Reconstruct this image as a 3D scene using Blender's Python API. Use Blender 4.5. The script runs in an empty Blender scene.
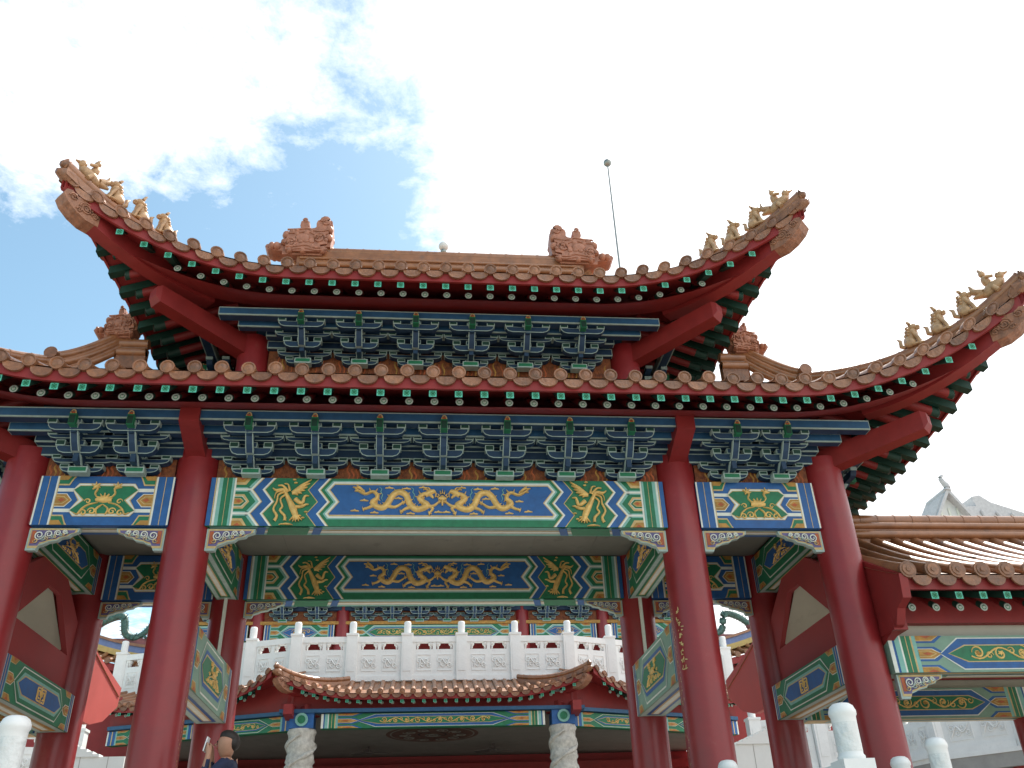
import bpy, bmesh, math, random
from math import sin, cos, pi, radians as R_, sqrt
random.seed(7)
C = bpy.context.scene
COL = C.collection

# ------------------------------------------------------------------ materials
MATS = {}
def mat(name, col, rough=.5, metal=0., var=.18, scale=6., spec=.5, bump=0., bscale=40., coat=0., dirt=None, island=0.):
    m = bpy.data.materials.new(name); m.use_nodes = True
    n = m.node_tree.nodes; l = m.node_tree.links
    b = n['Principled BSDF']
    b.inputs['Roughness'].default_value = rough; b.inputs['Metallic'].default_value = metal
    b.inputs['Specular IOR Level'].default_value = spec; b.inputs['Coat Weight'].default_value = coat
    b.inputs['Coat Roughness'].default_value = .15
    tc = n.new('ShaderNodeTexCoord')
    nz = n.new('ShaderNodeTexNoise'); nz.inputs['Scale'].default_value = scale; nz.inputs['Detail'].default_value = 6; nz.inputs['Roughness'].default_value = .65
    l.new(tc.outputs['Object'], nz.inputs['Vector'])
    rp = n.new('ShaderNodeValToRGB'); l.new(nz.outputs['Fac'], rp.inputs['Fac'])
    e = rp.color_ramp.elements
    lo = tuple(c*(1-var) for c in col); hi = tuple(min(1, c*(1+var)) for c in col)
    e[0].position = .3; e[0].color = (*lo, 1); e[1].position = .7; e[1].color = (*hi, 1)
    out = rp.outputs['Color']
    if dirt:
        n2 = n.new('ShaderNodeTexNoise'); n2.inputs['Scale'].default_value = dirt[1]; n2.inputs['Detail'].default_value = 8; n2.inputs['Roughness'].default_value = .7
        l.new(tc.outputs['Object'], n2.inputs['Vector'])
        r2 = n.new('ShaderNodeValToRGB'); l.new(n2.outputs['Fac'], r2.inputs['Fac'])
        r2.color_ramp.elements[0].position = dirt[2]; r2.color_ramp.elements[0].color = (0, 0, 0, 1)
        r2.color_ramp.elements[1].position = dirt[2]+.16; r2.color_ramp.elements[1].color = (1, 1, 1, 1)
        mx = n.new('ShaderNodeMix'); mx.data_type = 'RGBA'
        l.new(r2.outputs['Color'], mx.inputs['Factor']); l.new(out, mx.inputs['A']); mx.inputs['B'].default_value = (*dirt[0], 1)
        out = mx.outputs['Result']
    if island:
        ge = n.new('ShaderNodeNewGeometry'); mr = n.new('ShaderNodeMapRange'); mr.inputs['To Min'].default_value = 1-island; mr.inputs['To Max'].default_value = 1+island*.8
        l.new(ge.outputs['Random Per Island'], mr.inputs['Value'])
        hs = n.new('ShaderNodeHueSaturation'); l.new(mr.outputs['Result'], hs.inputs['Value']); l.new(out, hs.inputs['Color']); out = hs.outputs['Color']
    l.new(out, b.inputs['Base Color'])
    rr = n.new('ShaderNodeMapRange'); rr.inputs['To Min'].default_value = max(.02, rough-.1); rr.inputs['To Max'].default_value = min(1, rough+.12)
    l.new(nz.outputs['Fac'], rr.inputs['Value']); l.new(rr.outputs['Result'], b.inputs['Roughness'])
    if bump:
        n3 = n.new('ShaderNodeTexNoise'); n3.inputs['Scale'].default_value = bscale; n3.inputs['Detail'].default_value = 5
        l.new(tc.outputs['Object'], n3.inputs['Vector'])
        bp = n.new('ShaderNodeBump'); bp.inputs['Strength'].default_value = bump; bp.inputs['Distance'].default_value = .02
        l.new(n3.outputs['Fac'], bp.inputs['Height']); l.new(bp.outputs['Normal'], b.inputs['Normal'])
    MATS[name] = m
    return m

mat('red_lacquer', (.25, .017, .02), .38, var=.14, scale=3, bump=.05, bscale=6, coat=.12, dirt=((.26, .05, .045), 3, .60))
mat('red_wood', (.24, .018, .017), .55, var=.15, scale=4, dirt=((.15, .02, .018), 5, .6))
mat('red_wall', (.30, .035, .035), .7, var=.1, scale=3)
mat('sunlit_red_board', (.40, .06, .05), .6, var=.08, scale=3)  # red barge board, its colour lightened to stand for sun on the rear part
mat('blue_paint', (.018, .105, .31), .5, var=.2, scale=9)
mat('bracket_blue', (.013, .044, .098), .55, var=.25, scale=9)
mat('pale_blue', (.022, .095, .20), .5, var=.18, scale=9)
mat('green_paint', (.012, .17, .075), .5, var=.22, scale=9)
mat('dark_green', (.006, .045, .03), .6, var=.2, scale=8)
mat('cyan_paint', (.21, .46, .40), .5, var=.12, scale=9)
mat('white_paint', (.72, .74, .66), .55, var=.1, scale=10)
mat('outline_paint', (.36, .47, .43), .55, var=.15, scale=12)
mat('gold_leaf', (.72, .47, .15), .4, metal=.1, var=.25, scale=14)
mat('gold_line', (.58, .42, .18), .5, var=.2, scale=14)
mat('orange_paint', (.42, .22, .045), .55, var=.3, scale=14)
mat('vermilion', (.42, .10, .03), .55, var=.25, scale=14)
mat('flame_board', (.22, .065, .018), .65, var=.45, scale=22, dirt=((.10, .02, .01), 14, .5))
mat('purple_paint', (.13, .11, .24), .55, var=.2, scale=12)
mat('jade_end', (.10, .50, .36), .5, var=.15, scale=30)
mat('ash_end', (.40, .43, .38), .55, var=.2, scale=30)
mat('tile', (.29, .125, .055), .38, var=.3, scale=5, bump=.12, bscale=14, coat=.08, dirt=((.20, .11, .07), 4, .55), island=.18)
mat('tile_end', (.25, .112, .055), .32, var=.3, scale=12, bump=.5, bscale=30, dirt=((.17, .095, .06), 9, .52), island=.28)
mat('ridge_tile', (.31, .135, .06), .22, var=.28, scale=5, bump=.1, bscale=12, coat=.3, dirt=((.22, .12, .08), 5, .6))
mat('terracotta', (.38, .165, .10), .5, var=.3, scale=9, bump=.5, bscale=18)
mat('beast_glaze', (.47, .29, .15), .4, var=.3, scale=14, bump=.3, bscale=24)
mat('carved_wood', (.30, .135, .075), .55, var=.4, scale=12, bump=.8, bscale=14)
mat('sage_paint', (.20, .33, .25), .55, var=.12, scale=9)
mat('plaster', (.42, .40, .34), .8, var=.08, scale=2, dirt=((.32, .31, .27), 3, .6))
mat('lit_cream_plaster', (.70, .67, .54), .8, var=.06, scale=2, dirt=((.6, .57, .46), 3, .6))  # cream ceiling, made lighter in colour for the light entering from the courtyard
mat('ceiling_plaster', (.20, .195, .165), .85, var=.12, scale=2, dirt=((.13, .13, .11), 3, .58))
mat('white_marble', (.82, .83, .81), .5, var=.05, scale=5, bump=.12, bscale=18, dirt=((.62, .64, .61), 7, .6))
mat('carved_marble', (.74, .76, .74), .55, var=.08, scale=16, bump=1., bscale=17)
mat('carved_stone', (.50, .49, .44), .7, var=.3, scale=9, bump=1., bscale=11)
mat('white_wall', (.70, .71, .69), .8, var=.05, scale=2, dirt=((.55, .56, .54), 3, .62))
mat('slab_concrete', (.34, .33, .31), .85, var=.12, scale=3)
mat('paving', (.32, .30, .27), .85, var=.15, scale=2, dirt=((.22, .21, .19), 3, .58))
mat('dark_void', (.03, .022, .02), .8, var=.2)
mat('medallion', (.11, .055, .035), .8, var=.35, scale=5)
mat('steel', (.30, .32, .30), .4, metal=.7, var=.1)
mat('globe', (.75, .75, .72), .3, var=.03)
mat('wire', (.10, .09, .08), .6, var=.1)
mat('skin', (.42, .22, .14), .55, var=.08, scale=20)
mat('navy_cloth', (.018, .025, .06), .85, var=.2, scale=30)
mat('trousers', (.04, .04, .045), .85, var=.2, scale=30)
mat('hair', (.02, .014, .01), .6, var=.3, scale=60)
mat('paper', (.75, .75, .76), .6, var=.03)
mat('dragon_glaze', (.05, .12, .10), .4, var=.7, scale=14, bump=.8, bscale=20)
mat('dragon_red', (.22, .07, .07), .4, var=.4, scale=5)
mat('ridge_blue', (.16, .22, .42), .5, var=.15)
mat('ridge_yellow', (.58, .42, .14), .5, var=.15)
mat('hazed_grey', (.55, .54, .54), .8, var=.15)  # grey of the far roofs, paled in the colour to imitate haze and glare
mat('shoe', (.02, .02, .02), .5)

# ------------------------------------------------------------------ mesh builder
class MB:
    def __init__(s): s.V = []; s.F = []; s.M = []; s.S = []; s.mats = []
    def mi(s, m):
        if m not in s.mats: s.mats.append(m)
        return s.mats.index(m)
    def add(s, vs, fs, m, smooth=False):
        o = len(s.V); s.V += [tuple(v) for v in vs]; k = s.mi(m)
        for f in fs:
            s.F.append([i+o for i in f]); s.M.append(k); s.S.append(smooth)
    def box(s, x0, x1, y0, y1, z0, z1, m):
        s.hexa([(x0,y0,z0),(x1,y0,z0),(x1,y1,z0),(x0,y1,z0),(x0,y0,z1),(x1,y0,z1),(x1,y1,z1),(x0,y1,z1)], m)
    def hexa(s, v, m):
        s.add(v, [(0,3,2,1),(4,5,6,7),(0,1,5,4),(1,2,6,5),(2,3,7,6),(3,0,4,7)], m)
    def prism(s, pts, vec, m, side=None, back=True):
        n = len(pts); q = [(p[0]+vec[0], p[1]+vec[1], p[2]+vec[2]) for p in pts]
        s.add(pts, [tuple(range(n))], m)
        if back: s.add(q, [tuple(range(n))[::-1]], side or m)
        s.add(list(pts)+q, [(i, (i+1) % n, n+(i+1) % n, n+i) for i in range(n)], side or m)
    def tube(s, path, r, m, n=8, caps=True, smooth=True, up=(0,0,1)):
        k = len(path); rr = r if isinstance(r, (list, tuple)) else [r]*k
        vs = []
        for i, p in enumerate(path):
            a = path[max(0, i-1)]; b = path[min(k-1, i+1)]
            t = [b[j]-a[j] for j in range(3)]; L = sqrt(sum(x*x for x in t)) or 1; t = [x/L for x in t]
            u = up if abs(sum(t[j]*up[j] for j in range(3))) < .97 else (1, .1, 0)
            x = [t[1]*u[2]-t[2]*u[1], t[2]*u[0]-t[0]*u[2], t[0]*u[1]-t[1]*u[0]]
            L = sqrt(sum(c*c for c in x)) or 1; x = [c/L for c in x]
            y = [x[1]*t[2]-x[2]*t[1], x[2]*t[0]-x[0]*t[2], x[0]*t[1]-x[1]*t[0]]
            for j in range(n):
                A = 2*pi*j/n
                vs.append(tuple(p[q]+rr[i]*(cos(A)*x[q]+sin(A)*y[q]) for q in range(3)))
        fs = [(i*n+j, i*n+(j+1) % n, (i+1)*n+(j+1) % n, (i+1)*n+j) for i in range(k-1) for j in range(n)]
        s.add(vs, fs, m, smooth)
        if caps:
            s.add(vs[:n], [tuple(range(n))[::-1]], m); s.add(vs[-n:], [tuple(range(n))], m)
    def lathe(s, prof, c, m, n=20, smooth=True):
        s.tube([(c[0], c[1], c[2]+z) for r, z in prof], [max(r, .001) for r, z in prof], m, n, True, smooth)
    def ell(s, c, r, m, n=10, k=7, rot=0, tilt=0):
        vs = []; fs = []
        for i in range(k+1):
            th = pi*i/k
            for j in range(n):
                ph = 2*pi*j/n
                x, y, z = r[0]*sin(th)*cos(ph), r[1]*sin(th)*sin(ph), r[2]*cos(th)
                x, z = x*cos(tilt)+z*sin(tilt), -x*sin(tilt)+z*cos(tilt)
                x, y = x*cos(rot)-y*sin(rot), x*sin(rot)+y*cos(rot)
                vs.append((c[0]+x, c[1]+y, c[2]+z))
        for i in range(k):
            for j in range(n):
                fs.append((i*n+j, i*n+(j+1) % n, (i+1)*n+(j+1) % n, (i+1)*n+j))
        s.add(vs, fs, m, True)
    def xf(s, f, i0=0):
        s.V[i0:] = [f(v) for v in s.V[i0:]]
    def mesh(s, name):
        me = bpy.data.meshes.new(name)
        me.from_pydata(s.V, [], s.F)
        for m in s.mats: me.materials.append(MATS[m])
        me.polygons.foreach_set('material_index', s.M); me.polygons.foreach_set('use_smooth', s.S)
        me.update(); return me
    def build(s, name, parent=None, loc=(0,0,0), rz=0., fix=True):
        me = s.mesh(name)
        if fix:
            bm = bmesh.new(); bm.from_mesh(me); bmesh.ops.recalc_face_normals(bm, faces=bm.faces); bm.to_mesh(me); bm.free()
        o = bpy.data.objects.new(name, me); COL.objects.link(o)
        o.parent = parent; o.location = loc; o.rotation_euler = (0, 0, rz)
        return o

def empty(name, loc=(0,0,0), rz=0.):
    o = bpy.data.objects.new(name, None); COL.objects.link(o); o.location = loc; o.rotation_euler = (0,0,rz); o.empty_display_size = .2
    return o
def tag(o, label=None, cat=None, group=None, kind=None):
    for k, v in (('label', label), ('category', cat), ('group', group), ('kind', kind)):
        if v: o[k] = v
    return o
def copy_to(o, name, parent, loc, rz=0., scale=None):
    c = o.copy(); COL.objects.link(c); c.parent = parent; c.location = loc; c.rotation_euler = (0,0,rz)
    if scale: c.scale = scale
    return c

# ------------------------------------------------------------------ painted ornament
BR = [0, .25, .5, .75, 1.]
def zz(v, A=.06):        # zigzag offset, v in 0..1
    t = v*4; i = min(3, int(t)); f = t-i
    e = [1, -1, 1, -1, 1]
    return A*(e[i]*(1-f)+e[i+1]*f)
class Panel:
    """paints thin raised polygons on a face; fr(s, v, d) -> 3-D point, s along, v up (metres), d proud"""
    def __init__(p, mb, fr, L, H): p.mb = mb; p.fr = fr; p.L = L; p.H = H
    def poly(p, pts, layer, m, mir=False):
        P3 = [p.fr((p.L-s) if mir else s, v*p.H, layer*.0025) for s, v in pts]
        if mir: P3 = P3[::-1]
        p.mb.add(P3, [tuple(range(len(P3)))], m)
    def both(p, pts, layer, m):
        p.poly(pts, layer, m); p.poly(pts, layer, m, True)
    def rect(p, s0, s1, v0, v1, layer, m, both=True):
        q = [(s0, v0), (s1, v0), (s1, v1), (s0, v1)]
        (p.both if both else p.poly)(q, layer, m)
    def zband(p, s0, s1, layer, m, A=.06):
        for a, b in zip(BR[:-1], BR[1:]):
            p.both([(s0+zz(a, A), a), (s1+zz(a, A), a), (s1+zz(b, A), b), (s0+zz(b, A), b)], layer, m)
    def zpanel(p, s0, va, vb, layer, m, A=.06):
        vs = [va]+[v for v in BR if va < v < vb]+[vb]
        l = [(s0+zz(v, A), v) for v in vs]; r = [(p.L-s0-zz(v, A), v) for v in vs]
        p.poly(l[::1]+r[::-1], layer, m)
    def ribbon(p, pts, w, m, d0=.017, bulge=.02, taper=True):
        n = len(pts); rows = []
        for i in range(n):
            a = pts[max(0, i-1)]; b = pts[min(n-1, i+1)]
            tx, ty = b[0]-a[0], b[1]-a[1]; L = sqrt(tx*tx+ty*ty) or 1
            nx, ny = -ty/L, tx/L
            ww = w[i] if isinstance(w, (list, tuple)) else w*(sin(pi*(.12+.8*i/(n-1))) if taper else 1)
            rows.append([p.fr(pts[i][0]+nx*ww*q, pts[i][1]+ny*ww*q, d0+h*bulge) for q, h in ((-1,-.2),(-.6,.75),(0,1),(.6,.75),(1,-.2))])
        vs = [v for r in rows for v in r]
        p.mb.add(vs, [(i*5+j, i*5+j+1, (i+1)*5+j+1, (i+1)*5+j) for i in range(n-1) for j in range(4)], m, True)
    def spiral(p, s, v, r, turns, m, w=.012, flip=1, start=0.):
        N = int(10*turns)+4
        p.ribbon([(s+flip*r*(1-.8*i/N)*cos(start+2*pi*turns*i/N), v+r*(1-.8*i/N)*sin(start+2*pi*turns*i/N)) for i in range(N+1)], w, m, bulge=.008)

def smoothpath(pts, k=4):
    out = []
    n = len(pts)
    for i in range(n-1):
        p0 = pts[max(0, i-1)]; p1 = pts[i]; p2 = pts[i+1]; p3 = pts[min(n-1, i+2)]
        for j in range(k):
            t = j/k
            out.append(tuple(.5*((2*p1[q])+(-p0[q]+p2[q])*t+(2*p0[q]-5*p1[q]+4*p2[q]-p3[q])*t*t+(-p0[q]+3*p1[q]-3*p2[q]+p3[q])*t**3) for q in range(len(p1))))
    out.append(tuple(pts[-1])); return out

def gold_dragon(p, mir, g):
    f = lambda zx, zy: ((p.L-((zx/7.84+130)/83.7+.02)) if mir else ((zx/7.84+130)/83.7+.02), (1-(zy-80)/380)*p.H)
    def path(z): return [f(*a) for a in z]
    body = smoothpath(path([(100,165),(175,208),(235,188),(270,205),(275,240),(238,275),(300,315),(350,295),(400,215),(450,188),(505,212),(535,280),(585,325),(645,315),(675,290),(640,265),(612,235),(640,208),(690,195)]), 4)
    n = len(body)
    p.ribbon(body, [.010+.030*min(1, i/(n*.35)) if i < n*.75 else .040-.014*(i-n*.75)/(n*.25) for i in range(n)], g, bulge=.03)
    for a in ([(80,155),(130,160),(170,195)], [(95,185),(140,185),(175,205)], [(110,140),(150,165),(180,200)]):      # tail tuft
        p.ribbon(smoothpath(path(a), 3), .012, g)
    p.ribbon(path([(655,215),(690,190),(725,180),(740,190)]), [.03,.042,.03,.012], g, bulge=.03)                       # head
    p.ribbon(path([(690,205),(715,225),(725,240)]), [.02,.018,.006], g)                                             # jaw
    for a in ([(690,180),(660,165),(640,172)], [(700,178),(690,160),(672,152)], [(730,185),(745,200),(735,235)], [(650,225),(620,205),(605,180)], [(655,235),(625,240),(600,225)]):
        p.ribbon(smoothpath(path(a), 3), .009, g)
    for leg in ([(640,300),(720,300),(770,265)], [(540,310),(500,325),(465,350)], [(360,300),(420,310),(480,275)], [(260,290),(215,315),(170,330)], [(690,300),(720,320),(690,360)]):
        q = smoothpath(path(leg), 3); p.ribbon(q, [.026-.014*i/(len(q)-1) for i in range(len(q))], g)
        e = leg[-1]
        for dx, dy in ((18,-14),(22,4),(8,18),(-6,-18)): p.ribbon(path([e, (e[0]+dx*.6, e[1]+dy*.6), (e[0]+dx, e[1]+dy)]), [.009,.007,.002], g)
    for i in range(4, n-6, 3):                                                                                    # back fins
        a = body[i]; b = body[i+1]; tx, ty = b[0]-a[0], b[1]-a[1]; L = sqrt(tx*tx+ty*ty) or 1
        sg = -1 if mir else 1
        p.ribbon([a, (a[0]-sg*ty/L*.055, a[1]+sg*tx/L*.055)], [.014,.002], g)
    for cx, cy in ((105,340),(260,355),(545,360),(765,348),(370,155),(510,160),(640,150),(175,258),(445,240)):          # clouds
        for dx, dy, r in ((-20,4,.012),(0,0,.018),(20,5,.012)):
            p.ribbon(path([(cx+dx-14, cy+dy), (cx+dx, cy+dy-3), (cx+dx+14, cy+dy)]), [.004, r, .004], g, bulge=.01)
    for cx in (310, 565):                                                                                         # lightning curls
        p.ribbon(path([(cx-20,150),(cx,165),(cx-8,190),(cx+8,210),(cx,240),(cx+10,260)]), .006, 'cyan_paint', bulge=.004)

def gold_pearl(p, g):
    c = p.L/2; v = .58*p.H
    p.ribbon([(c-.05, v), (c, v), (c+.05, v)], [.01, .05, .01], g)
    for dx, dy in ((-.06,.06),(-.03,.1),(0,.12),(.03,.1),(.06,.06),(-.08,.03),(.08,.03)):
        p.ribbon([(c+dx*.6, v+dy*.5), (c+dx, v+dy)], [.012, .002], g)
    p.ribbon([(c, v-.02), (c, v-.1)], [.02, .008], g)

def gold_phoenix(p, mir, g):
    def f(zx, zy):
        s = (zx-(45-45*(zy-65)/370))/655
        return ((p.L-s) if mir else s, (1-(zy-65)/370)*p.H)
    def rb(z, w, k=3, b=.02):
        q = smoothpath([f(*a) for a in z], k); n = len(q)
        p.ribbon(q, [w[0]+(w[1]-w[0])*i/(n-1) if len(w) == 2 else (w[0]+(w[1]-w[0])*min(1, 2*i/(n-1)) if i < n/2 else w[1]+(w[2]-w[1])*(2*i/(n-1)-1)) for i in range(n)], g, bulge=b)
    rb([(610,165),(640,235),(670,300),(690,360),(700,395)], (.016,.042,.026), b=.025)
    for i, e in enumerate([(640,400),(665,408),(690,410),(715,405),(740,395)]): rb([(690,350), ((690+e[0])/2, 375), e], (.02,.004))
    for e in [(825,80),(810,110),(790,140),(770,165),(745,190),(715,205)]: rb([(668,185), ((668+e[0])/2, (185+e[1])/2-8), e], (.022,.020,.003))
    rb([(690,230),(740,265),(765,210),(800,210)], (.028,.02,.005)); rb([(690,290),(735,290),(770,275),(795,275)], (.022,.018,.004))
    rb([(620,170),(590,160),(545,165),(520,150)], (.03,.02,.006)); rb([(640,180),(600,130),(560,130)], (.02,.006)); rb([(650,175),(640,120),(610,115)], (.016,.004))
    rb([(610,180),(560,200),(550,250),(520,310),(545,360),(525,400)], (.010,.012,.020)); rb([(615,200),(575,235),(590,290),(570,320),(605,360),(605,400)], (.010,.012,.020))
    rb([(590,170),(545,185),(530,230)], (.010,.003))
    for k in range(5): rb([(560+12*k,430-3*k),(585+14*k,424),(610+14*k,430)], (.003,.007,.002))
    for z in ((690,80),(700,105),(720,360),(745,375),(770,330)): rb([(z[0]-14,z[1]+3),z,(z[0]+14,z[1]+2)], (.003,.012,.003))

def lozenges(p, sb, st, layer, out, mid, core, dot, hv=.21):
    """half-lozenges growing from an end stripe at s=sb to tip st: one full in the middle, two half at top and bottom"""
    k = st-sb
    def full(h, t, m, ly): p.both([(sb, .5+h), (sb+k*.62*t, .5+h), (sb+k*t, .5), (sb+k*.62*t, .5-h), (sb, .5-h)], ly, m)
    full(hv, 1, out, layer); full(hv*.72, .84, 'white_paint', layer+1); full(hv*.64, .8, mid, layer+2); full(hv*.42, .66, 'gold_line', layer+3); full(hv*.34, .6, core, layer+4)
    p.both([(sb+k*.12, .5), (sb+k*.3, .5+hv*.22), (sb+k*.5, .5), (sb+k*.3, .5-hv*.22)], layer+5, dot)
    for v0, sg in ((0, 1), (1, -1)):
        def half(h, t, m, ly): p.both([(sb, v0), (sb+k*t, v0), (sb+k*.66*t, v0+sg*h), (sb, v0+sg*h)], ly, m)
        half(hv, 1, out, layer); half(hv*.74, .86, 'gold_line', layer+1); half(hv*.66, .82, core, layer+2)
        p.both([(sb+k*.15, v0), (sb+k*.6, v0), (sb+k*.38, v0+sg*hv*.4)], layer+3, dot)

def paint_A(p, motif=True, name=None):
    for a, b, m in ((0,.055,'blue_paint'),(.055,.066,'gold_line'),(.07,.098,'white_paint'),(.098,.14,'cyan_paint'),(.14,.25,'green_paint'),(.25,.275,'cyan_paint'),(.278,.3,'white_paint')):
        p.rect(a, b, .003, .997, 1, m)
    p.rect(.192,.198, .003, .997, 2, 'gold_line')
    for v in (.25, .75):
        p.rect(.3, .47, v-.045, v+.045, 1, 'cyan_paint'); p.rect(.3, .48, v-.022, v+.022, 2, 'white_paint')
    lozenges(p, .3, .475, 1, 'gold_line', 'green_paint', 'orange_paint', 'vermilion', .15)
    for s0, s1, m in ((.49,.525,'cyan_paint'),(.527,.556,'white_paint'),(.556,.568,'gold_line'),(.57,.675,'blue_paint'),(.675,.70,'white_paint'),(.70,.712,'gold_line'),
                      (1.215,1.227,'gold_line'),(1.23,1.335,'blue_paint'),(1.335,1.36,'white_paint'),(1.36,1.372,'gold_line')):
        p.zband(s0, s1, 1, m)
    p.zpanel(1.415, .14, .95, 1, 'cyan_paint'); p.zpanel(1.44, .165, .925, 2, 'white_paint'); p.zpanel(1.47, .20, .885, 3, 'gold_line'); p.zpanel(1.485, .23, .86, 4, 'blue_paint')

def paint_B(p):
    p.rect(0,.20,.003,.997,1,'blue_paint'); p.rect(0,.02,.003,.997,2,'white_paint'); p.rect(.10,.108,.003,.997,2,'gold_line'); p.rect(.19,.21,.003,.997,2,'white_paint'); p.rect(.21,.222,.003,.997,2,'gold_line')
    c = .31; L = p.L
    def field(i, m, ly):
        l = [(c+.14-i*.2, .17+i), (c+.06-i*.3+.02, .29), (c+.16+i*.0-i*.35+i, .5), (c+.06-i*.3+.02, .71), (c+.14-i*.2, .85-i)]
        l = [(s+i*.6, v) for s, v in l]
        p.poly(l+[(L-s, v) for s, v in l[::-1]], ly, m)
    field(0, 'gold_line', 2); field(.012, 'white_paint', 3); field(.045, 'gold_line', 4); field(.06, 'green_paint', 5)
    for v in (.29, .71): p.rect(.222, c+.10, v-.035, v+.035, 2, 'white_paint')
    lozenges(p, .222, .44, 1, 'blue_paint', 'orange_paint', 'orange_paint', 'vermilion', .19)
    for v0, sg in ((0, 1), (1, -1)):
        p.both([(.222, v0), (.40, v0), (.345, v0+sg*.2), (.222, v0+sg*.2)], 4, 'gold_line'); p.both([(.222, v0), (.385, v0), (.335, v0+sg*.17), (.222, v0+sg*.17)], 5, 'green_paint'); p.both([(.222, v0), (.36, v0), (.315, v0+sg*.09), (.222, v0+sg*.09)], 6, 'orange_paint')

def floral(p, c, k=1., g='gold_leaf'):
    v0 = .5*p.H
    p.ribbon([(c-.10*k, v0), (c, v0+.015*k), (c+.10*k, v0)], [.02*k, .055*k, .02*k], g)
    for i in range(5):
        a = pi*(.1+.2*i); p.ribbon([(c+.03*k*cos(a), v0+.02*k), (c+.09*k*cos(a), v0+.02*k+.07*k*sin(a))], [.018*k, .006*k], g)
    for sg in (-1, 1):
        p.ribbon(smoothpath([(c+sg*.05*k, v0), (c+sg*.12*k, v0+.08*k), (c+sg*.10*k, v0+.15*k), (c+sg*.14*k, v0+.2*k)], 3), .012*k, g)
        for dx, dy in ((.05,.05),(-.05,.04),(.06,0),(-.03,-.03),(.0,.07)): p.ribbon([(c+sg*.13*k, v0+.17*k), (c+sg*.13*k+dx*k, v0+.17*k+dy*k)], [.018*k, .004*k], g)
        p.ribbon(smoothpath([(c+sg*.06*k, v0-.04*k), (c+sg*.16*k, v0-.06*k), (c+sg*.24*k, v0-.12*k), (c+sg*.28*k, v0-.19*k), (c+sg*.33*k, v0-.17*k)], 3), .012*k, g)
        p.spiral(c+sg*.12*k, v0-.15*k, .05*k, 1.3, g, .012*k, sg); p.spiral(c+sg*.22*k, v0-.17*k, .045*k, 1.2, g, .011*k, sg); p.spiral(c+sg*.19*k, v0-.02*k, .04*k, 1.1, g, .01*k, sg)
        p.ribbon(smoothpath([(c, v0-.06*k), (c+sg*.07*k, v0-.12*k), (c+sg*.05*k, v0-.2*k)], 3), .012*k, g)

def paint_C(p, st=.14, lz=.2, border='blue_paint', inner='green_paint', field='blue_paint', base='green_paint', motif='glyph'):
    p.rect(0, st, .003, .997, 1, 'blue_paint')
    if motif == 'scroll' and st > .3:
        for a_, b_, m_ in ((.22,.40,'cyan_paint'),(.40,.46,'white_paint'),(.46,.80,'green_paint'),(.80,.86,'gold_line')): p.rect(st*a_, st*b_, .003, .997, 3, m_)
        p.rect(st*.62, st*.65, .003, .997, 4, 'gold_line')
    p.rect(0, st*.14, .003, .997, 2, 'white_paint'); p.rect(st*.45, st*.55, .003, .997, 2, 'gold_line'); p.rect(st*.84, st, .003, .997, 2, 'cyan_paint')
    lozenges(p, st, st+lz, 1, border, 'orange_paint', 'orange_paint', 'vermilion', .2)
    a = st+lz*.75; t = lz*.75; L = p.L
    def hx(i, m, ly):
        l = [(a+t+i*.35, .06+i), (a+i*.5, .5), (a+t+i*.35, .94-i)]
        p.poly(l+[(L-s, v) for s, v in l[::-1]], ly, m)
    hx(0, 'white_paint', 2); hx(.03, border, 3); hx(.13, inner, 4); hx(.2, 'gold_line', 5); hx(.23, field, 6)
    c = L/2; v = p.H/2; h = p.H*.2
    if motif == 'glyph':
        for sg in (-1, 1):
            for r in (1, .55):
                q = [(c+sg*(h*.75+h*.6*r*x), v+h*.8*r*y) for x, y in ((-1,-1),(1,-1),(1,1),(-1,1),(-1,-.3))]
                for A, B in zip(q[:-1], q[1:]): p.ribbon([A, B], [.011, .011], 'gold_leaf', d0=.020, bulge=.008)
        p.ribbon([(c, v-h), (c, v+h)], [.012, .012], 'gold_leaf', d0=.020, bulge=.008)
    elif motif == 'scroll':
        s0, s1 = a+t+.12, L-a-t-.12; n = max(8, int((s1-s0)/.045))
        p.ribbon([(s0+(s1-s0)*i/n, v+h*.75*sin((s0+(s1-s0)*i/n-c)*2*pi/.56)) for i in range(n+1)], .010, 'gold_leaf', d0=.020, bulge=.006, taper=False)
        k = int((s1-s0)/.28)
        for i in range(k+1):
            s = c+(i-k/2)*.28; sg = 1 if i % 2 else -1
            p.spiral(s, v-sg*h*.1, h*.95, 1.3, 'gold_leaf', .012, sg, i*.7); p.spiral(s+.14, v+sg*h*.3, h*.55, 1.2, 'gold_leaf', .010, -sg, i*.5)
            for A in range(5):
                x, y = s+h*.5*cos(A*1.26+i), v+h*.35*sin(A*1.26+i)
                p.ribbon([(s, v), (x, y)], [.016, .003], 'gold_leaf' if i % 3 else 'orange_paint', d0=.02, bulge=.008)
    elif motif == 'sprig':
        floral(Panel(p.mb, lambda s_, v_, d_: p.fr(c+(s_-c)*1.9, v_, d_), p.L, p.H), c, min(1., p.H/.62)*.62)

def under_strip(mb, pts4, m1='outline_paint', m2='green_paint', m3='gold_line'):
    """nested strips on the underside; pts4 = (x0,x1,y0,y1,z)"""
    x0, x1, y0, y1, z = pts4
    for i, (k, m) in enumerate(((.02, m1), (.22, m2), (.34, m3), (.40, 'white_paint'))):
        dx, dy = (x1-x0)*k*(.25 if x1-x0 > y1-y0 else 1), (y1-y0)*k*(.25 if y1-y0 > x1-x0 else 1)
        zz_ = z-.003*(i+1)
        mb.add([(x0+dx, y0+dy, zz_), (x1-dx, y0+dy, zz_), (x1-dx, y1-dy, zz_), (x0+dx, y1-dy, zz_)], [(0, 1, 2, 3)], m)

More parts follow.
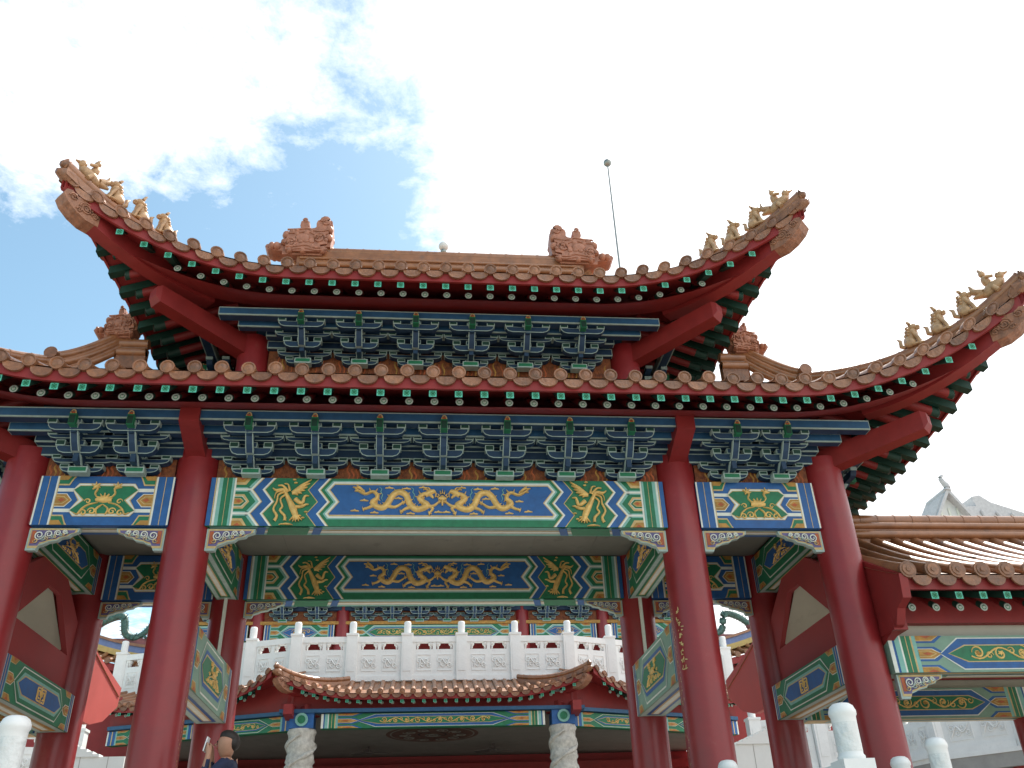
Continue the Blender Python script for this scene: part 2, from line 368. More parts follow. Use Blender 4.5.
# ------------------------------------------------------------------ bracket sets (dougong)
def bracket_mesh(p1, p2, p3, w=1.):
    """p = (yf, z0, z1, z2): plane with a short arm z0..z1 and a long arm z1..z2 (x across, -y forward)"""
    mb = MB()
    def arm(wd, z0, z1, yf, yb):
        h = z1-z0; a = wd/2*w*1.1; t = .010; zt = z0+h*.62
        def prof(i):
            return [(-a+i, zt-i*.6), (-a+i, z0+h*.40), (-a+.03+i*.8, z0+h*.14+i*.5), (-a+.085+i*.4, z0+i), (a-.085-i*.4, z0+i), (a-.03-i*.8, z0+h*.14+i*.5), (a-i, z0+h*.40), (a-i, zt-i*.6)]
        o = prof(0); mb.prism([(x, yf, z) for x, z in o], (0, yb-yf, 0), 'outline_paint', 'bracket_blue')
        mb.add([(x, yf-.003, z) for x, z in prof(t)], [tuple(range(8))], 'bracket_blue')
        for x0, x1 in ((-a-.012, -a+.095), (a-.095, a+.012), (-.07, .07)):
            mb.box(x0, x1, yf-.012, yb, zt-.004, z1+.012, 'outline_paint')
            mb.add([(x0+.009, yf-.014, zt+.008), (x1-.009, yf-.014, zt+.008), (x1-.009, yf-.014, z1+.003), (x0+.009, yf-.014, z1+.003)], [(0,1,2,3)], 'bracket_blue' if x0 == -.07 else 'dark_green')
    (y1, a0, a1, a2), (y2, b0, b1, b2), (y3, c0, c1, c2) = p1, p2, p3
    mb.box(-.11, .11, y1-.10, y1+.02, a0-.03, a0+.05, 'outline_paint'); mb.box(-.095, .095, y1-.104, y1-.1, a0-.01, a0+.036, 'green_paint')
    arm(.43, a0+.02, a1, y1, y1+.1); arm(.64, a1+.03, a2, y1, y1+.1)
    arm(.44, b0, b1-.005, y2, y2+.09); arm(.66, b1+.03, b2, y2, y2+.09)
    arm(.54, c0, c2, y3, y3+.08)
    def strip(pts, wd):      # forward-leaning tongue; pts [(y,z)] centre line
        for (ya, za), (yb, zb) in zip(pts[:-1], pts[1:]):
            mb.hexa([(-wd, ya, za), (wd, ya, za), (wd, ya+.06, za), (-wd, ya+.06, za), (-wd, yb, zb), (wd, yb, zb), (wd, yb+.06, zb), (-wd, yb+.06, zb)], 'outline_paint')
            k = wd-.010
            mb.add([(-k, ya-.004, za), (k, ya-.004, za), (k, yb-.004, zb), (-k, yb-.004, zb)], [(0,1,2,3)], 'bracket_blue')
    strip([(y1-.12, a0+.05), (y1-.19, (a0+a2)/2), (y2-.07, a2-.005)], .042)
    strip([(y2-.05, b0+.0), (y2-.13, (b0+b1)/2), (y3-.05, b2-.0)], .045)
    mb.box(-.05, .05, y1-.14, y1, a2-.03, a2+.03, 'outline_paint'); mb.box(-.05, .05, y3-.05, y2, b2-.03, b2+.025, 'outline_paint')
    # solid spine joining the planes
    mb.box(-.03, .03, y2-.0, y1+.1, a0+.05, b2, 'bracket_blue'); mb.box(-.03, .03, y3, y2+.02, b1, c2, 'bracket_blue')
    # green boss with a gilt ring on top
    mb.box(-.04, .04, y3-.11, y3+.02, c0+.03, c2+.02, 'green_paint'); mb.box(-.032, .032, y3-.114, y3-.11, c0+.04, c2, 'dark_green')
    N = 9
    mb.tube([(.03*cos(pi*i/N), y3-.112, c2+.02+.045*sin(pi*i/N)) for i in range(N+1)], .008, 'gold_line', 5)
    mb.box(-.02, .02, y3-.108, y3-.03, c2+.02, c2+.045, 'vermilion')
    return mb

# ------------------------------------------------------------------ roofs
class Roof:
    def __init__(r, cx, cy, At, Bt, ext, lift, Lc, z0, q1, q2, Xg, Yt, sp=.295, p=2., k=1.):
        r.__dict__.update(locals())
    def c(r, kk): return max(0., 1-kk/r.Lc)**r.p
    def pt(r, side, a, b, dz=0., sheet=None):
        T, O = (r.At, r.Bt) if side in 'FB' else (r.Bt, r.At)
        c = r.c(T-abs(a)); out = O-r.ext*(1-c)-b
        z = r.z0+r.lift*c*max(0, 1-b/2.4)**1.3+((r.q1*b+r.q2*b*b) if sheet is None else sheet)+dz
        if side == 'F': return (r.cx+a, r.cy-out, z)
        if side == 'B': return (r.cx-a, r.cy+out, z)
        if side == 'R': return (r.cx+out, r.cy+a, z)
        return (r.cx-out, r.cy-a, z)
    def bmax(r, side, a):
        FB = side in 'FB'
        T, O = (r.At, r.Bt) if FB else (r.Bt, r.At)
        k = max(0, T-abs(a)); e = r.ext*(1-r.c(k)); hip = k-e
        top = O-e-(r.Yt if FB else r.Xg)
        if FB and abs(a) <= r.Xg: return max(.02, top)
        return max(.02, min(hip, top))
    def hip(r, kk):
        c = r.c(kk); b = kk-r.ext*(1-c)
        return r.At-kk, r.Bt-kk, r.z0+r.lift*c*max(0, 1-b/2.4)**1.3+r.q1*b+r.q2*b*b
    def rows(r, side):
        T = r.At if side in 'FB' else r.Bt
        n = int(2*(T-.12)/r.sp); st = 2*(T-.12)/n
        return [-(T-.12)+st*i for i in range(n+1)]
    def tiles(r, sides, caps='FBLR'):
        mb = MB(); K = r.k
        for sd in sides:
            rows = r.rows(sd); nb = 8
            T = r.At if sd in 'FB' else r.Bt
            aa = [-T]+[x+d for x in rows for d in (0, r.sp/2)]; aa = sorted(a for a in aa if abs(a) <= T)+[T]
            vs = []
            for a in aa:
                bm = r.bmax(sd, a)
                vs += [r.pt(sd, a, bm*i/nb) for i in range(nb+1)]
            m = nb+1
            mb.add(vs, [(i*m+j, (i+1)*m+j, (i+1)*m+j+1, i*m+j+1) for i in range(len(aa)-1) for j in range(nb)], 'tile')
            for a in rows:
                bm = r.bmax(sd, a)
                if bm < .08: bm = .08
                rad = .072*K; q = 6; vs = []
                segs = max(2, int(bm/.22))
                for i in range(segs+1):
                    b = bm*i/segs
                    for j in range(q+1):
                        A = pi*j/q; vs.append(r.pt(sd, a-rad*cos(A), b, .012+rad*sin(A)))
                mb.add(vs, [(i*(q+1)+j, i*(q+1)+j+1, (i+1)*(q+1)+j+1, (i+1)*(q+1)+j) for i in range(segs) for j in range(q)], 'tile', True)
                if sd not in caps: continue
                jr = random.uniform(-.008, .008)
                N = 14
                def ring(rd, b): return [r.pt(sd, a+rd*cos(2*pi*i/N), 0, .035+jr+rd*sin(2*pi*i/N)) for i in range(N)]
                def push(v, d):
                    x, y, z = v
                    return (x, y-d, z) if sd == 'F' else (x, y+d, z) if sd == 'B' else (x+d, y, z) if sd == 'R' else (x-d, y, z)
                c0 = ring(.081*K, 0); f1 = [push(v, .03) for v in c0]; b1 = [push(v, -.05) for v in c0]
                f2 = [push(v, .03) for v in ring(.066*K, 0)]; f3 = [push(v, .020) for v in ring(.060*K, 0)]; f4 = [push(v, .034) for v in ring(.024*K, 0)]
                allv = b1+f1+f2+f3+f4
                fs = [(t*N+i, t*N+(i+1) % N, (t+1)*N+(i+1) % N, (t+1)*N+i) for t in range(4) for i in range(N)]
                mb.add(allv, fs+[tuple(4*N+i for i in range(N))], 'tile_end')
            if sd in caps:
                for a0, a1 in zip(rows[:-1], rows[1:]):
                    am = (a0+a1)/2; hw = (a1-a0)/2*.80; N = 10; jr = random.uniform(-.01, .01)
                    def P_(x, dz, d):
                        v = r.pt(sd, am+x, 0, dz)
                        return push(v, d)
                    rim = [(hw*cos(pi+pi*i/N), -.015-jr-.12*K*sin(pi*i/N)**.8) for i in range(N+1)]
                    f = [P_(x, dz, .012+.10*(.0-dz)) for x, dz in rim]; g = [P_(x, dz, -.01) for x, dz in rim]
                    rim2 = [P_(x*.82, -.02+(dz+.02)*.80, .004+.10*(.0-dz)) for x, dz in rim]
                    n = N+1
                    allv = g+f+rim2
                    mb.add(allv, [(t*n+i, t*n+i+1, (t+1)*n+i+1, (t+1)*n+i) for t in range(2) for i in range(N)]+[tuple(2*n+i for i in range(n))], 'tile_end')
        return mb
    def fascia(r, sd, mb, m='red_wood', bot=-.168):
        T = r.At if sd in 'FB' else r.Bt; N = 60
        aa = [-T+2*T*i/N for i in range(N+1)]
        o = [r.pt(sd, a, .02, -.01, 0) for a in aa]; u = [r.pt(sd, a, .02, bot*r.k, 0) for a in aa]
        i0 = [r.pt(sd, a, .055, -.01, 0) for a in aa]; i1 = [r.pt(sd, a, .055, bot*r.k, 0) for a in aa]
        n = N+1; allv = o+u+i1+i0
        mb.add(allv, [(t*n+i, t*n+i+1, ((t+1) % 4)*n+i+1, ((t+1) % 4)*n+i) for t in range(4) for i in range(N)], m)
    def soffit(r, sd, mb, bs=1.55, m='red_wood'):
        T = r.At if sd in 'FB' else r.Bt; N = 60; nb = 5; vs = []
        for i in range(N+1):
            a = -T+2*T*i/N; bm = min(bs, r.bmax(sd, a))
            for j in range(nb+1):
                b = .03+(bm-.03)*j/nb
                vs.append(r.pt(sd, a, b, 0, (-.15+.38*b)*r.k))
        m_ = nb+1
        mb.add(vs, [(i*m_+j, (i+1)*m_+j, (i+1)*m_+j+1, i*m_+j+1) for i in range(N) for j in range(nb)], m)
    def raf(r, sd, a, kind):
        """start point and usable length of a rafter"""
        b0 = .06 if kind == 'fly' else .26
        T = r.At if sd in 'FB' else r.Bt
        k = T-abs(a); avail = k-r.ext*(1-r.c(k))
        L = min(.8 if kind == 'fly' else 1.25, avail-b0-.02)
        z = (-.214 if kind == 'fly' else -.205)*r.k
        return r.pt(sd, a, b0, z, 0), L

def rafter_mb(kind, K=1.):
    mb = MB(); s = .38
    if kind == 'fly':
        w = .041*K; L = .8
        mb.hexa([(-w,0,-w),(w,0,-w),(w,L,-w+s*L),(-w,L,-w+s*L),(-w,0,w),(w,0,w),(w,L,w+s*L),(-w,L,w+s*L)], 'dark_green')
        mb.add([(-w-.002,-.004,-w),(w+.002,-.004,-w),(w+.002,-.004,w),(-w-.002,-.004,w)], [(0,1,2,3)], 'jade_end')
        k = w*.62; t = w*.17
        for sg in (-1, 1):
            mb.add([(-k-t,-.006,sg*(-k+t)),(-k+t,-.006,sg*(-k-t)),(k+t,-.006,sg*(k-t)),(k-t,-.006,sg*(k+t))], [(0,1,2,3)], 'green_paint')
        for x, z in ((0,.7),(0,-.7),(.7,0),(-.7,0)):
            mb.add([(x*w-t,-.006,z*w-t),(x*w+t,-.006,z*w-t),(x*w+t,-.006,z*w+t),(x*w-t,-.006,z*w+t)], [(0,1,2,3)], 'green_paint')
    else:
        L = 1.25; rd = .043*K
        mb.tube([(0,0,0),(0,.16,.16*s)], rd, 'dark_green', 10, False); mb.tube([(0,.16,.16*s),(0,L,L*s)], rd, 'red_wood', 10, False)
        N = 12; ring = lambda q, y: [(q*cos(2*pi*i/N), y, q*sin(2*pi*i/N)) for i in range(N)]
        mb.add(ring(rd+.003, -.004), [tuple(range(N))], 'ash_end'); mb.add(ring(rd*.66, -.006), [tuple(range(N))], 'green_paint'); mb.add(ring(rd*.46, -.008), [tuple(range(N))], 'ash_end'); mb.add([(x, y, z+rd*.45) for x, y, z in ring(rd*.2, -.010)], [tuple(range(N))], 'dark_void')
    return mb

def hip_ridge(rf, sx, sy, k1, parent, rad=.075, dz=.10):
    mb = MB(); N = 22; ks = [k1*i/N for i in range(N+1)]
    P3 = []
    for kk in ks:
        x, y, z = rf.hip(kk); P3.append((rf.cx+sx*x, rf.cy+sy*y, z))
    top = [(x, y, z+dz+.07) for x, y, z in P3]
    mb.tube(top, rad, 'ridge_tile', 10)
    mb.tube([(x, y, z+dz-.03) for x, y, z in P3], rad*.95, 'ridge_tile', 8)
    for i in range(0, N, 2):                                   # tile joints
        a = top[i]; b = top[i+1]
        mb.tube([a, tuple(a[j]+(b[j]-a[j])*.14 for j in range(3))], rad+.006, 'ridge_tile', 10)
    # base course
    d = (sx*.7071, sy*.7071); n = (-d[1], d[0]); w = .10
    vs = []
    for x, y, z in P3: vs += [(x-n[0]*w, y-n[1]*w, z-.03), (x-n[0]*w*.8, y-n[1]*w*.8, z+dz), (x+n[0]*w*.8, y+n[1]*w*.8, z+dz), (x+n[0]*w, y+n[1]*w, z-.03)]
    mb.add(vs, [(i*4+j, i*4+j+1, i*4+j+5, i*4+j+4) for i in range(N) for j in range(3)], 'tile')
    # upturned end tile and corner cap
    x, y, z = top[0]; q = (d[0], d[1])
    mb.tube([(x, y, z), (x-q[0]*.0, y-q[1]*.0, z+.0), (x+q[0]*.07, y+q[1]*.07, z-.01)], [.085, .095, .03], 'tile_end', 10)
    x, y, z = P3[0]
    mb.tube([(x-q[0]*.1, y-q[1]*.1, z+.0), (x+q[0]*.0, y+q[1]*.0, z+.03), (x+q[0]*.09, y+q[1]*.09, z+.02)], [.10, .09, .035], 'tile_end', 10)
    return mb.build('hip_ridge', parent)

def hip_rafter(rf, sx, sy, k_end, k_snout, k_in, zoff_tip, z_in, z_sn, parent):
    """curved flying hip beam with carved end, over a shorter straight one with a chamfered snout"""
    mb = MB(); d = (sx*.7071, sy*.7071); n = (-d[1], d[0]); w = .105
    def sect(path, h0, h1, m, carve=0):
        vs = []
        for i, (x, y, z) in enumerate(path):
            t = i/(len(path)-1); h = h0+(h1-h0)*t
            vs += [(x-n[0]*w, y-n[1]*w, z-h), (x-n[0]*w, y-n[1]*w, z+h), (x+n[0]*w, y+n[1]*w, z+h), (x+n[0]*w, y+n[1]*w, z-h)]
        k = len(path)
        mb.add(vs, [(i*4+j, i*4+(j+1) % 4, i*4+4+(j+1) % 4, i*4+4+j) for i in range(k-1) for j in range(4)]+[(0,1,2,3), tuple(4*(k-1)+j for j in range(4))[::-1]], m)
    path = []
    N = 14
    for i in range(N+1):
        kk = k_end+.30+(k_in*.75-k_end-.30)*i/N
        x, y, z = rf.hip(kk); c = rf.c(kk)
        b = kk-rf.ext*(1-c)
        zz_ = rf.z0+rf.lift*c*max(0, 1-b/2.4)**1.3+min(.38*b-.30*rf.k, .2)+.07*max(0, 1-kk/1.3)
        path.append((rf.cx+sx*x, rf.cy+sy*y, zz_-.02))
    sect(path, .12, .13, 'red_wood')
    e = path[0]
    # carved end: a scrolled head that tapers and lifts
    i0 = len(mb.V)
    prof = [(-.06,-.13),(.10,-.12),(.24,-.06),(.36,.03),(.42,.12),(.40,.19),(.33,.21),(.27,.16),(.16,.16),(.05,.15),(-.06,.14)]
    pts = [(e[0]+d[0]*a-n[0]*(w+.012), e[1]+d[1]*a-n[1]*(w+.012), e[2]+b) for a, b in prof]
    mb.prism(pts, (n[0]*2*(w+.012), n[1]*2*(w+.012), 0), 'carved_wood')
    for sg in (-1, 1):
        for (ca, cb, rr, tn) in ((.12, .04, .09, 2.2), (.30, .12, .055, 1.6), (-.0, -.02, .05, 1.3), (.2, -.02, .04, 1.2)):
            M = int(10*tn)
            mb.tube([(e[0]+d[0]*(ca+rr*(1-.8*i/M)*cos(2*pi*tn*i/M))+sg*n[0]*(w+.016), e[1]+d[1]*(ca+rr*(1-.8*i/M)*cos(2*pi*tn*i/M))+sg*n[1]*(w+.016), e[2]+cb+rr*(1-.8*i/M)*sin(2*pi*tn*i/M)) for i in range(M+1)], .013, 'carved_wood', 5)
    # lower straight beam
    def hp(kk, z): return (rf.cx+sx*(rf.At-kk), rf.cy+sy*(rf.Bt-kk), z)
    lo = [hp(k_snout, z_sn), hp(k_in+.25, z_in)]
    sect(lo, .125, .15, 'red_wood')
    x, y, z = lo[0]; a = .06
    h = .125
    mb.add([(x-n[0]*w, y-n[1]*w, z-h), (x+n[0]*w, y+n[1]*w, z-h), (x+n[0]*w*.75+d[0]*a, y+n[1]*w*.75+d[1]*a, z-h*.35), (x-n[0]*w*.75+d[0]*a, y-n[1]*w*.75+d[1]*a, z-h*.35),
            (x-n[0]*w, y-n[1]*w, z+h), (x+n[0]*w, y+n[1]*w, z+h), (x+n[0]*w*.75+d[0]*a, y+n[1]*w*.75+d[1]*a, z+h*.7), (x-n[0]*w*.75+d[0]*a, y-n[1]*w*.75+d[1]*a, z+h*.7)],
           [(0,1,2,3),(4,7,6,5),(3,2,6,7),(1,5,6,2),(0,3,7,4)], 'red_wood')
    return mb.build('hip_rafter', parent)

def beast_mb(kind=0):
    """seated roof guardian facing +x, about .34 tall"""
    mb = MB(); g = 'beast_glaze'
    if kind == 3:        # rider on a bird
        mb.ell((0,0,.11), (.16,.06,.08), g, tilt=-.3); mb.ell((.13,0,.21), (.05,.04,.055), g); mb.tube([(.15,0,.21),(.22,0,.20)], [.03,.008], g, 6)
        mb.ell((-.02,0,.23), (.05,.05,.09), g); mb.ell((-.01,0,.35), (.038,.038,.045), g); mb.tube([(-.01,0,.38),(-.02,0,.43)], [.03,.012], g, 6)
        mb.tube([(-.12,0,.12),(-.2,0,.2),(-.2,0,.3)], [.05,.04,.01], g, 7); mb.tube([(-.12,0,.1),(-.24,0,.12)], [.05,.015], g, 7)
        for sg in (-1,1): mb.tube([(0,sg*.05,.08),(.03,sg*.06,0)], [.035,.03], g, 6); mb.tube([(0,sg*.05,.26),(.07,sg*.05,.22)], [.022,.018], g, 6)
        return mb
    mb.ell((-.03,0,.10), (.085,.07,.10), g); mb.ell((.0,0,.17), (.062,.058,.10), g, tilt=.25); mb.ell((.03,0,.22), (.055,.06,.06), g)
    mb.ell((.045,0,.295), (.058,.052,.052), g); mb.ell((.095,0,.28), (.036,.034,.028), g); mb.tube([(.085,0,.262),(.12,0,.255)], [.022,.014], g, 6)
    for sg in (-1, 1):
        mb.tube([(.04,sg*.04,.2),(.07,sg*.045,.1),(.08,sg*.045,.0)], [.028,.024,.024], g, 7); mb.ell((.095,sg*.045,.015), (.035,.024,.018), g)
        mb.ell((-.03,sg*.06,.06), (.07,.03,.06), g); mb.ell((.03,sg*.065,.015), (.045,.022,.018), g)
        mb.tube([(.03,sg*.035,.33),(.015,sg*.045,.36+.02*(kind % 2)),(.0,sg*.05,.37+.03*(kind % 2))], [.022,.016,.005], g, 6)
        for i in range(3): mb.ell((.0-.01*i,sg*.045,.26-.035*i), (.022,.02,.02), g)
    for i in range(4): mb.ell((-.02-.02*i,0,.31-.05*i), (.024,.024,.028), g)
    if kind == 1: mb.tube([(.03,0,.34),(.0,0,.40)], [.025,.006], g, 6)
    mb.tube([(-.10,0,.06),(-.15,0,.10),(-.14,0,.18),(-.17,0,.22)], [.028,.026,.022,.006], g, 7)
    return mb

def chiwen_mb(th=.3):
    """ridge-end dragon: extruded outline with scrolled relief; x from the ridge side (0) outwards (+), base z=0"""
    mb = MB(); T = 'terracotta'
    out = [(0,0),(.0,.14),(-.05,.15),(-.12,.16),(-.13,.34),(-.135,.52),(-.12,.62),(-.06,.665),(.02,.665),(.085,.63),(.105,.57),(.10,.50),(.13,.475),(.25,.46),(.255,.50),(.24,.53),(.245,.60),(.31,.64),(.38,.605),(.39,.53),(.375,.475),(.40,.45),(.52,.44),(.58,.40),(.62,.32),(.63,.20),(.76,.20),(.88,.165),(.90,.13),(.86,.08),(.80,.065),(.63,.06),(.62,0)]
    mb.prism([(x, -th*.40, z) for x, z in out], (0, th*.8, 0), T)
    q = [(x*.86+.035, z*.88+.03) for x, z in out if x < .66]
    for sg in (-1, 1):
        mb.prism([(x, sg*(th/2-.01), z) for x, z in q], (0, sg*.035, 0), T)
        y = sg*(th/2+.028)
        def sp(cx, cz, r, tn, w=.02, fl=1, ph=0):
            M = int(10*tn)
            mb.tube([(cx+fl*r*(1-.8*i/M)*cos(ph+2*pi*tn*i/M), y, cz+r*(1-.8*i/M)*sin(ph+2*pi*tn*i/M)) for i in range(M+1)], w, T, 5)
        sp(-.02,.57,.07,1.7); sp(.30,.58,.04,1.3,.014); sp(.06,.27,.10,1.6,.022,-1); sp(.5,.16,.1,1.7,.022)
        for z0, a in ((.42,.03),(.36,.04),(.12,.03),(.07,.02)):
            mb.tube(smoothpath([(-.08,y,z0),(.1,y,z0-a),(.25,y,z0+a*.5),(.42,y,z0-a*.3),(.57,y,z0-.02)],3), .016, T, 5)
        mb.ell((-.05,y,.24), (.03,.02,.03), T); mb.ell((.32,y,.27), (.12,.02,.07), T, 10, 6)
        rl = random.Random(5)
        for cx, cz, r in ((-.09,.45,.06),(-.1,.3,.06),(.5,.38,.06),(.58,.33,.06),(.60,.2,.06),(.42,.40,.05),(.2,.40,.05),(.0,.08,.06),(.3,.06,.06),(.5,.06,.06),(.15,.12,.05),(.7,.13,.06),(.8,.13,.05),(.25,.36,.07),(.42,.34,.06)):
            mb.ell((cx+rl.uniform(-.015,.015), sg*(th/2-.02), cz), (r*1.05, .07, r*rl.uniform(.8, 1.2)), T, 9, 6, tilt=rl.uniform(-.6,.6))
        mb.ell((-.02, sg*.03, .575), (.115, th*.42, .105), T, 16, 10); sp(-.02,.575,.085,1.8,.018); mb.ell((.42, sg*.02, .36), (.21, th*.44, .12), T, 14, 8); mb.ell((.31, 0, .56), (.055, th*.4, .085), T, 12, 8)
        for i in range(5): mb.ell((.17+.09*i,y,.20+.012*(i % 2)), (.045,.014,.03), T, 8, 5)
    return mb

# ==================================================================  THE GATE
YC = 11.68
gate = tag(empty('temple_gate', (0, YC, 0)), 'ornate red temple gate with painted beams and two tiers of upturned tiled roof', 'gate')
# parts are modelled in world coordinates and hung on the gate's empty
def gpart(mb, name, parent=gate, **k):
    o = mb.build(name, parent, **k)
    if parent is gate: o.location = (o.location[0], o.location[1]-YC, o.location[2])
    return o

YF, YR = 10.31, 13.05; XO = 5.0; RC = .262
for x in (-XO, -3, 3, XO):
    for y in (YF, YR):
        mb = MB()
        top = 5.02
        mb.lathe([(RC*1.0, .28), (RC*1.01, 1.2), (RC, 2.6), (RC*.985, top)], (x, y, 0), 'red_lacquer', 36)
        g = mb; b = MB(); b.lathe([(.40,0),(.40,.05),(.38,.10),(.43,.17),(.40,.24),(.31,.29),(.28,.30)], (x, y, 0), 'carved_stone', 28)
        b.box(x-.46, x+.46, y-.46, y+.46, -.02, .02, 'carved_stone')
        if y == YF and abs(x) == 3:      # worn gilt inscription down the inner side of the column
            rnd = random.Random(int(x)+20)
            sg = 1 if x < 0 else -1
            ang = -pi/2+sg*1.02
            zs = [2.98-.092*i for i in range(8)] if x > 0 else []
            for z in zs:
                for _ in range(6):
                    a0 = ang+rnd.uniform(-.12, .12); z0 = z+rnd.uniform(-.032, .032)
                    hz = rnd.random() < .5
                    da, dz_ = (rnd.uniform(.05, .14), rnd.uniform(-.012, .012)) if hz else (rnd.uniform(-.03, .03), rnd.uniform(.02, .05))
                    r_ = RC+.006; w = .0055
                    P_ = lambda a, zz_: (x+r_*cos(a), y+r_*sin(a), zz_)
                    if hz: q = [P_(a0, z0-w), P_(a0+da, z0+dz_-w), P_(a0+da, z0+dz_+w), P_(a0, z0+w)]
                    else: q = [P_(a0-w/RC, z0), P_(a0+w/RC, z0), P_(a0+da+w/RC, z0+dz_), P_(a0+da-w/RC, z0+dz_)]
                    g.add(q, [(0,1,2,3)], 'gold_line')
            # flaked gilding down the inner edge
            for _ in range(150):
                a0 = -pi/2+sg*1.42+rnd.gauss(0, .07); z0 = rnd.uniform(.3, 3.2)
                h = rnd.uniform(.004, .014)*(1 if rnd.random() < .8 else 2); w = rnd.uniform(.01, .03)
                P_ = lambda a, zz_: (x+(RC+.006)*cos(a), y+(RC+.006)*sin(a), zz_)
                g.add([P_(a0, z0), P_(a0+w, z0-.3*h), P_(a0+w*1.1, z0+h), P_(a0+.2*w, z0+h*1.4)], [(0,1,2,3)], 'gold_line')
        col = gpart(mb, 'column', fix=False); gpart(b, 'column_base', col)

ZB, ZT = 4.032, 4.652
# front and rear beams of the three bays
for face_y, dirn in ((10.13, 1), (12.87, 1)):
    back = face_y+.30 if face_y < 11 else face_y+.36
    for x0, x1, sty in ((-2.786, 2.786, 'A'), (-4.755, -3.212, 'B'), (3.212, 4.755, 'B')):
        mb = MB(); L = x1-x0; H = ZT-ZB
        zb = ZB-(.035 if face_y > 11 else 0)
        mb.box(x0, x1, face_y, back, zb, ZT, 'green_paint' if sty == 'A' else 'blue_paint')
        mb.box(x0-.2, x0, face_y+.03, back, zb+.02, ZT-.02, 'red_wood'); mb.box(x1, x1+.2, face_y+.03, back, zb+.02, ZT-.02, 'red_wood')
        fr = lambda s, v, d, x0=x0, fy=face_y, zb=zb: (x0+s, fy-d, zb+v)
        p = Panel(mb, fr, L, ZT-zb)
        (paint_A if sty == 'A' else paint_B)(p)
        under_strip(mb, (x0+.02, x1-.02, face_y+.015, back-.015, zb), 'cyan_paint' if sty == 'A' else 'blue_paint', 'outline_paint', 'gold_line')
        if sty == 'A':      # zigzags returning under the edge
            for m_, s0, s1 in (('blue_paint', .61, .71), ('blue_paint', 1.27, 1.37), ('green_paint', .74, 1.22)):
                for mir in (0, 1):
                    X = [(x0+s) if not mir else (x1-s) for s in (s0, s1)]
                    mb.add([(X[0], face_y+.012, zb-.016), (X[1], face_y+.012, zb-.016), (X[1]+(-.06 if not mir else .06), back-.06, zb-.016), (X[0]+(-.06 if not mir else .06), back-.06, zb-.016)], [(0,1,2,3)], m_)
        o = gpart(mb, 'painted_beam', fix=False)
        g = MB(); p2 = Panel(g, fr, L, ZT-zb)
        if sty == 'A':
            for mir in (False, True):
                g = MB(); p2 = Panel(g, fr, L, ZT-zb); gold_dragon(p2, mir, 'gold_leaf'); gpart(g, 'gilt_dragon', o, fix=False)
                g = MB(); p2 = Panel(g, fr, L, ZT-zb); gold_phoenix(p2, mir, 'gold_leaf'); gpart(g, 'gilt_phoenix', o, fix=False)
            g = MB(); p2 = Panel(g, fr, L, ZT-zb); gold_pearl(p2, 'gold_leaf'); gpart(g, 'gilt_pearl', o, fix=False)
        else:
            floral(p2, L/2, .95); gpart(g, 'gilt_flower', o, fix=False)
# carved corner wings under the beams
def wing_mb(L=.56, H=.27):
    mb = MB(); th = .07
    out = [(0,0),(L,0),(L-.01,-.045),(L-.09,-.075),(L-.11,-.10),(L-.2,-.12),(L-.23,-.15),(L-.33,-.17),(L-.36,-.19),(.13,-.215),(.11,-H),(.0,-H)]
    mb.prism([(x, 0, z) for x, z in out], (0, th, 0), 'outline_paint')
    inn = [(.02+x*.93, z*.86-.012) for x, z in out]
    mb.add([(x, -.004, z) for x, z in inn], [tuple(range(len(inn)))], 'gold_line')
    inn = [(.035+x*.86, z*.72-.022) for x, z in out]
    mb.add([(x, -.008, z) for x, z in inn], [tuple(range(len(inn)))], 'purple_paint')
    mb.add([(x, -.010, z) for x, z in ((.04,-.035),(.085,-.035),(.085,-.19),(.04,-.19))], [(0,1,2,3)], 'vermilion'); mb.add([(x, -.010, z) for x, z in ((.03,-.008),(L-.05,-.008),(L-.05,-.028),(.03,-.028))], [(0,1,2,3)], 'gold_line')
    p = Panel(mb, lambda s, v, d: (s, -.008-d, -v), L, H)
    for i, (s, v, r) in enumerate(((.13,.085,.05),(.235,.07,.042),(.33,.058,.034),(.41,.048,.024))):
        p.spiral(s, v+.01, r*1.15, 1.7, 'white_paint', .008, 1, i); p.spiral(s+r, v+r*.9, r*.6, 1.3, 'outline_paint', .007, -1, i); p.spiral(s-r*.6, v+r*1.5, r*.6, 1.2, 'gold_line', .007, -1, i*2)
    return mb
wing = gpart(wing_mb(), 'carved_wing'); first = True
for y, rear in ((10.19, 0), (12.93, 1)):
    for xc, sg in ((-3+.235, 1), (3-.235, -1), (-3-.235, -1), (3+.235, 1), (-XO+.235, 1), (XO-.235, -1)):
        z = ZB-.004-.035*rear
        if first: o = wing; first = False
        else: o = wing.copy(); COL.objects.link(o); o.parent = gate
        o.location = (xc, y-YC, z-.012); o.scale = (sg, 1, 1)
        if rear: o.scale = (sg, 1, .85)

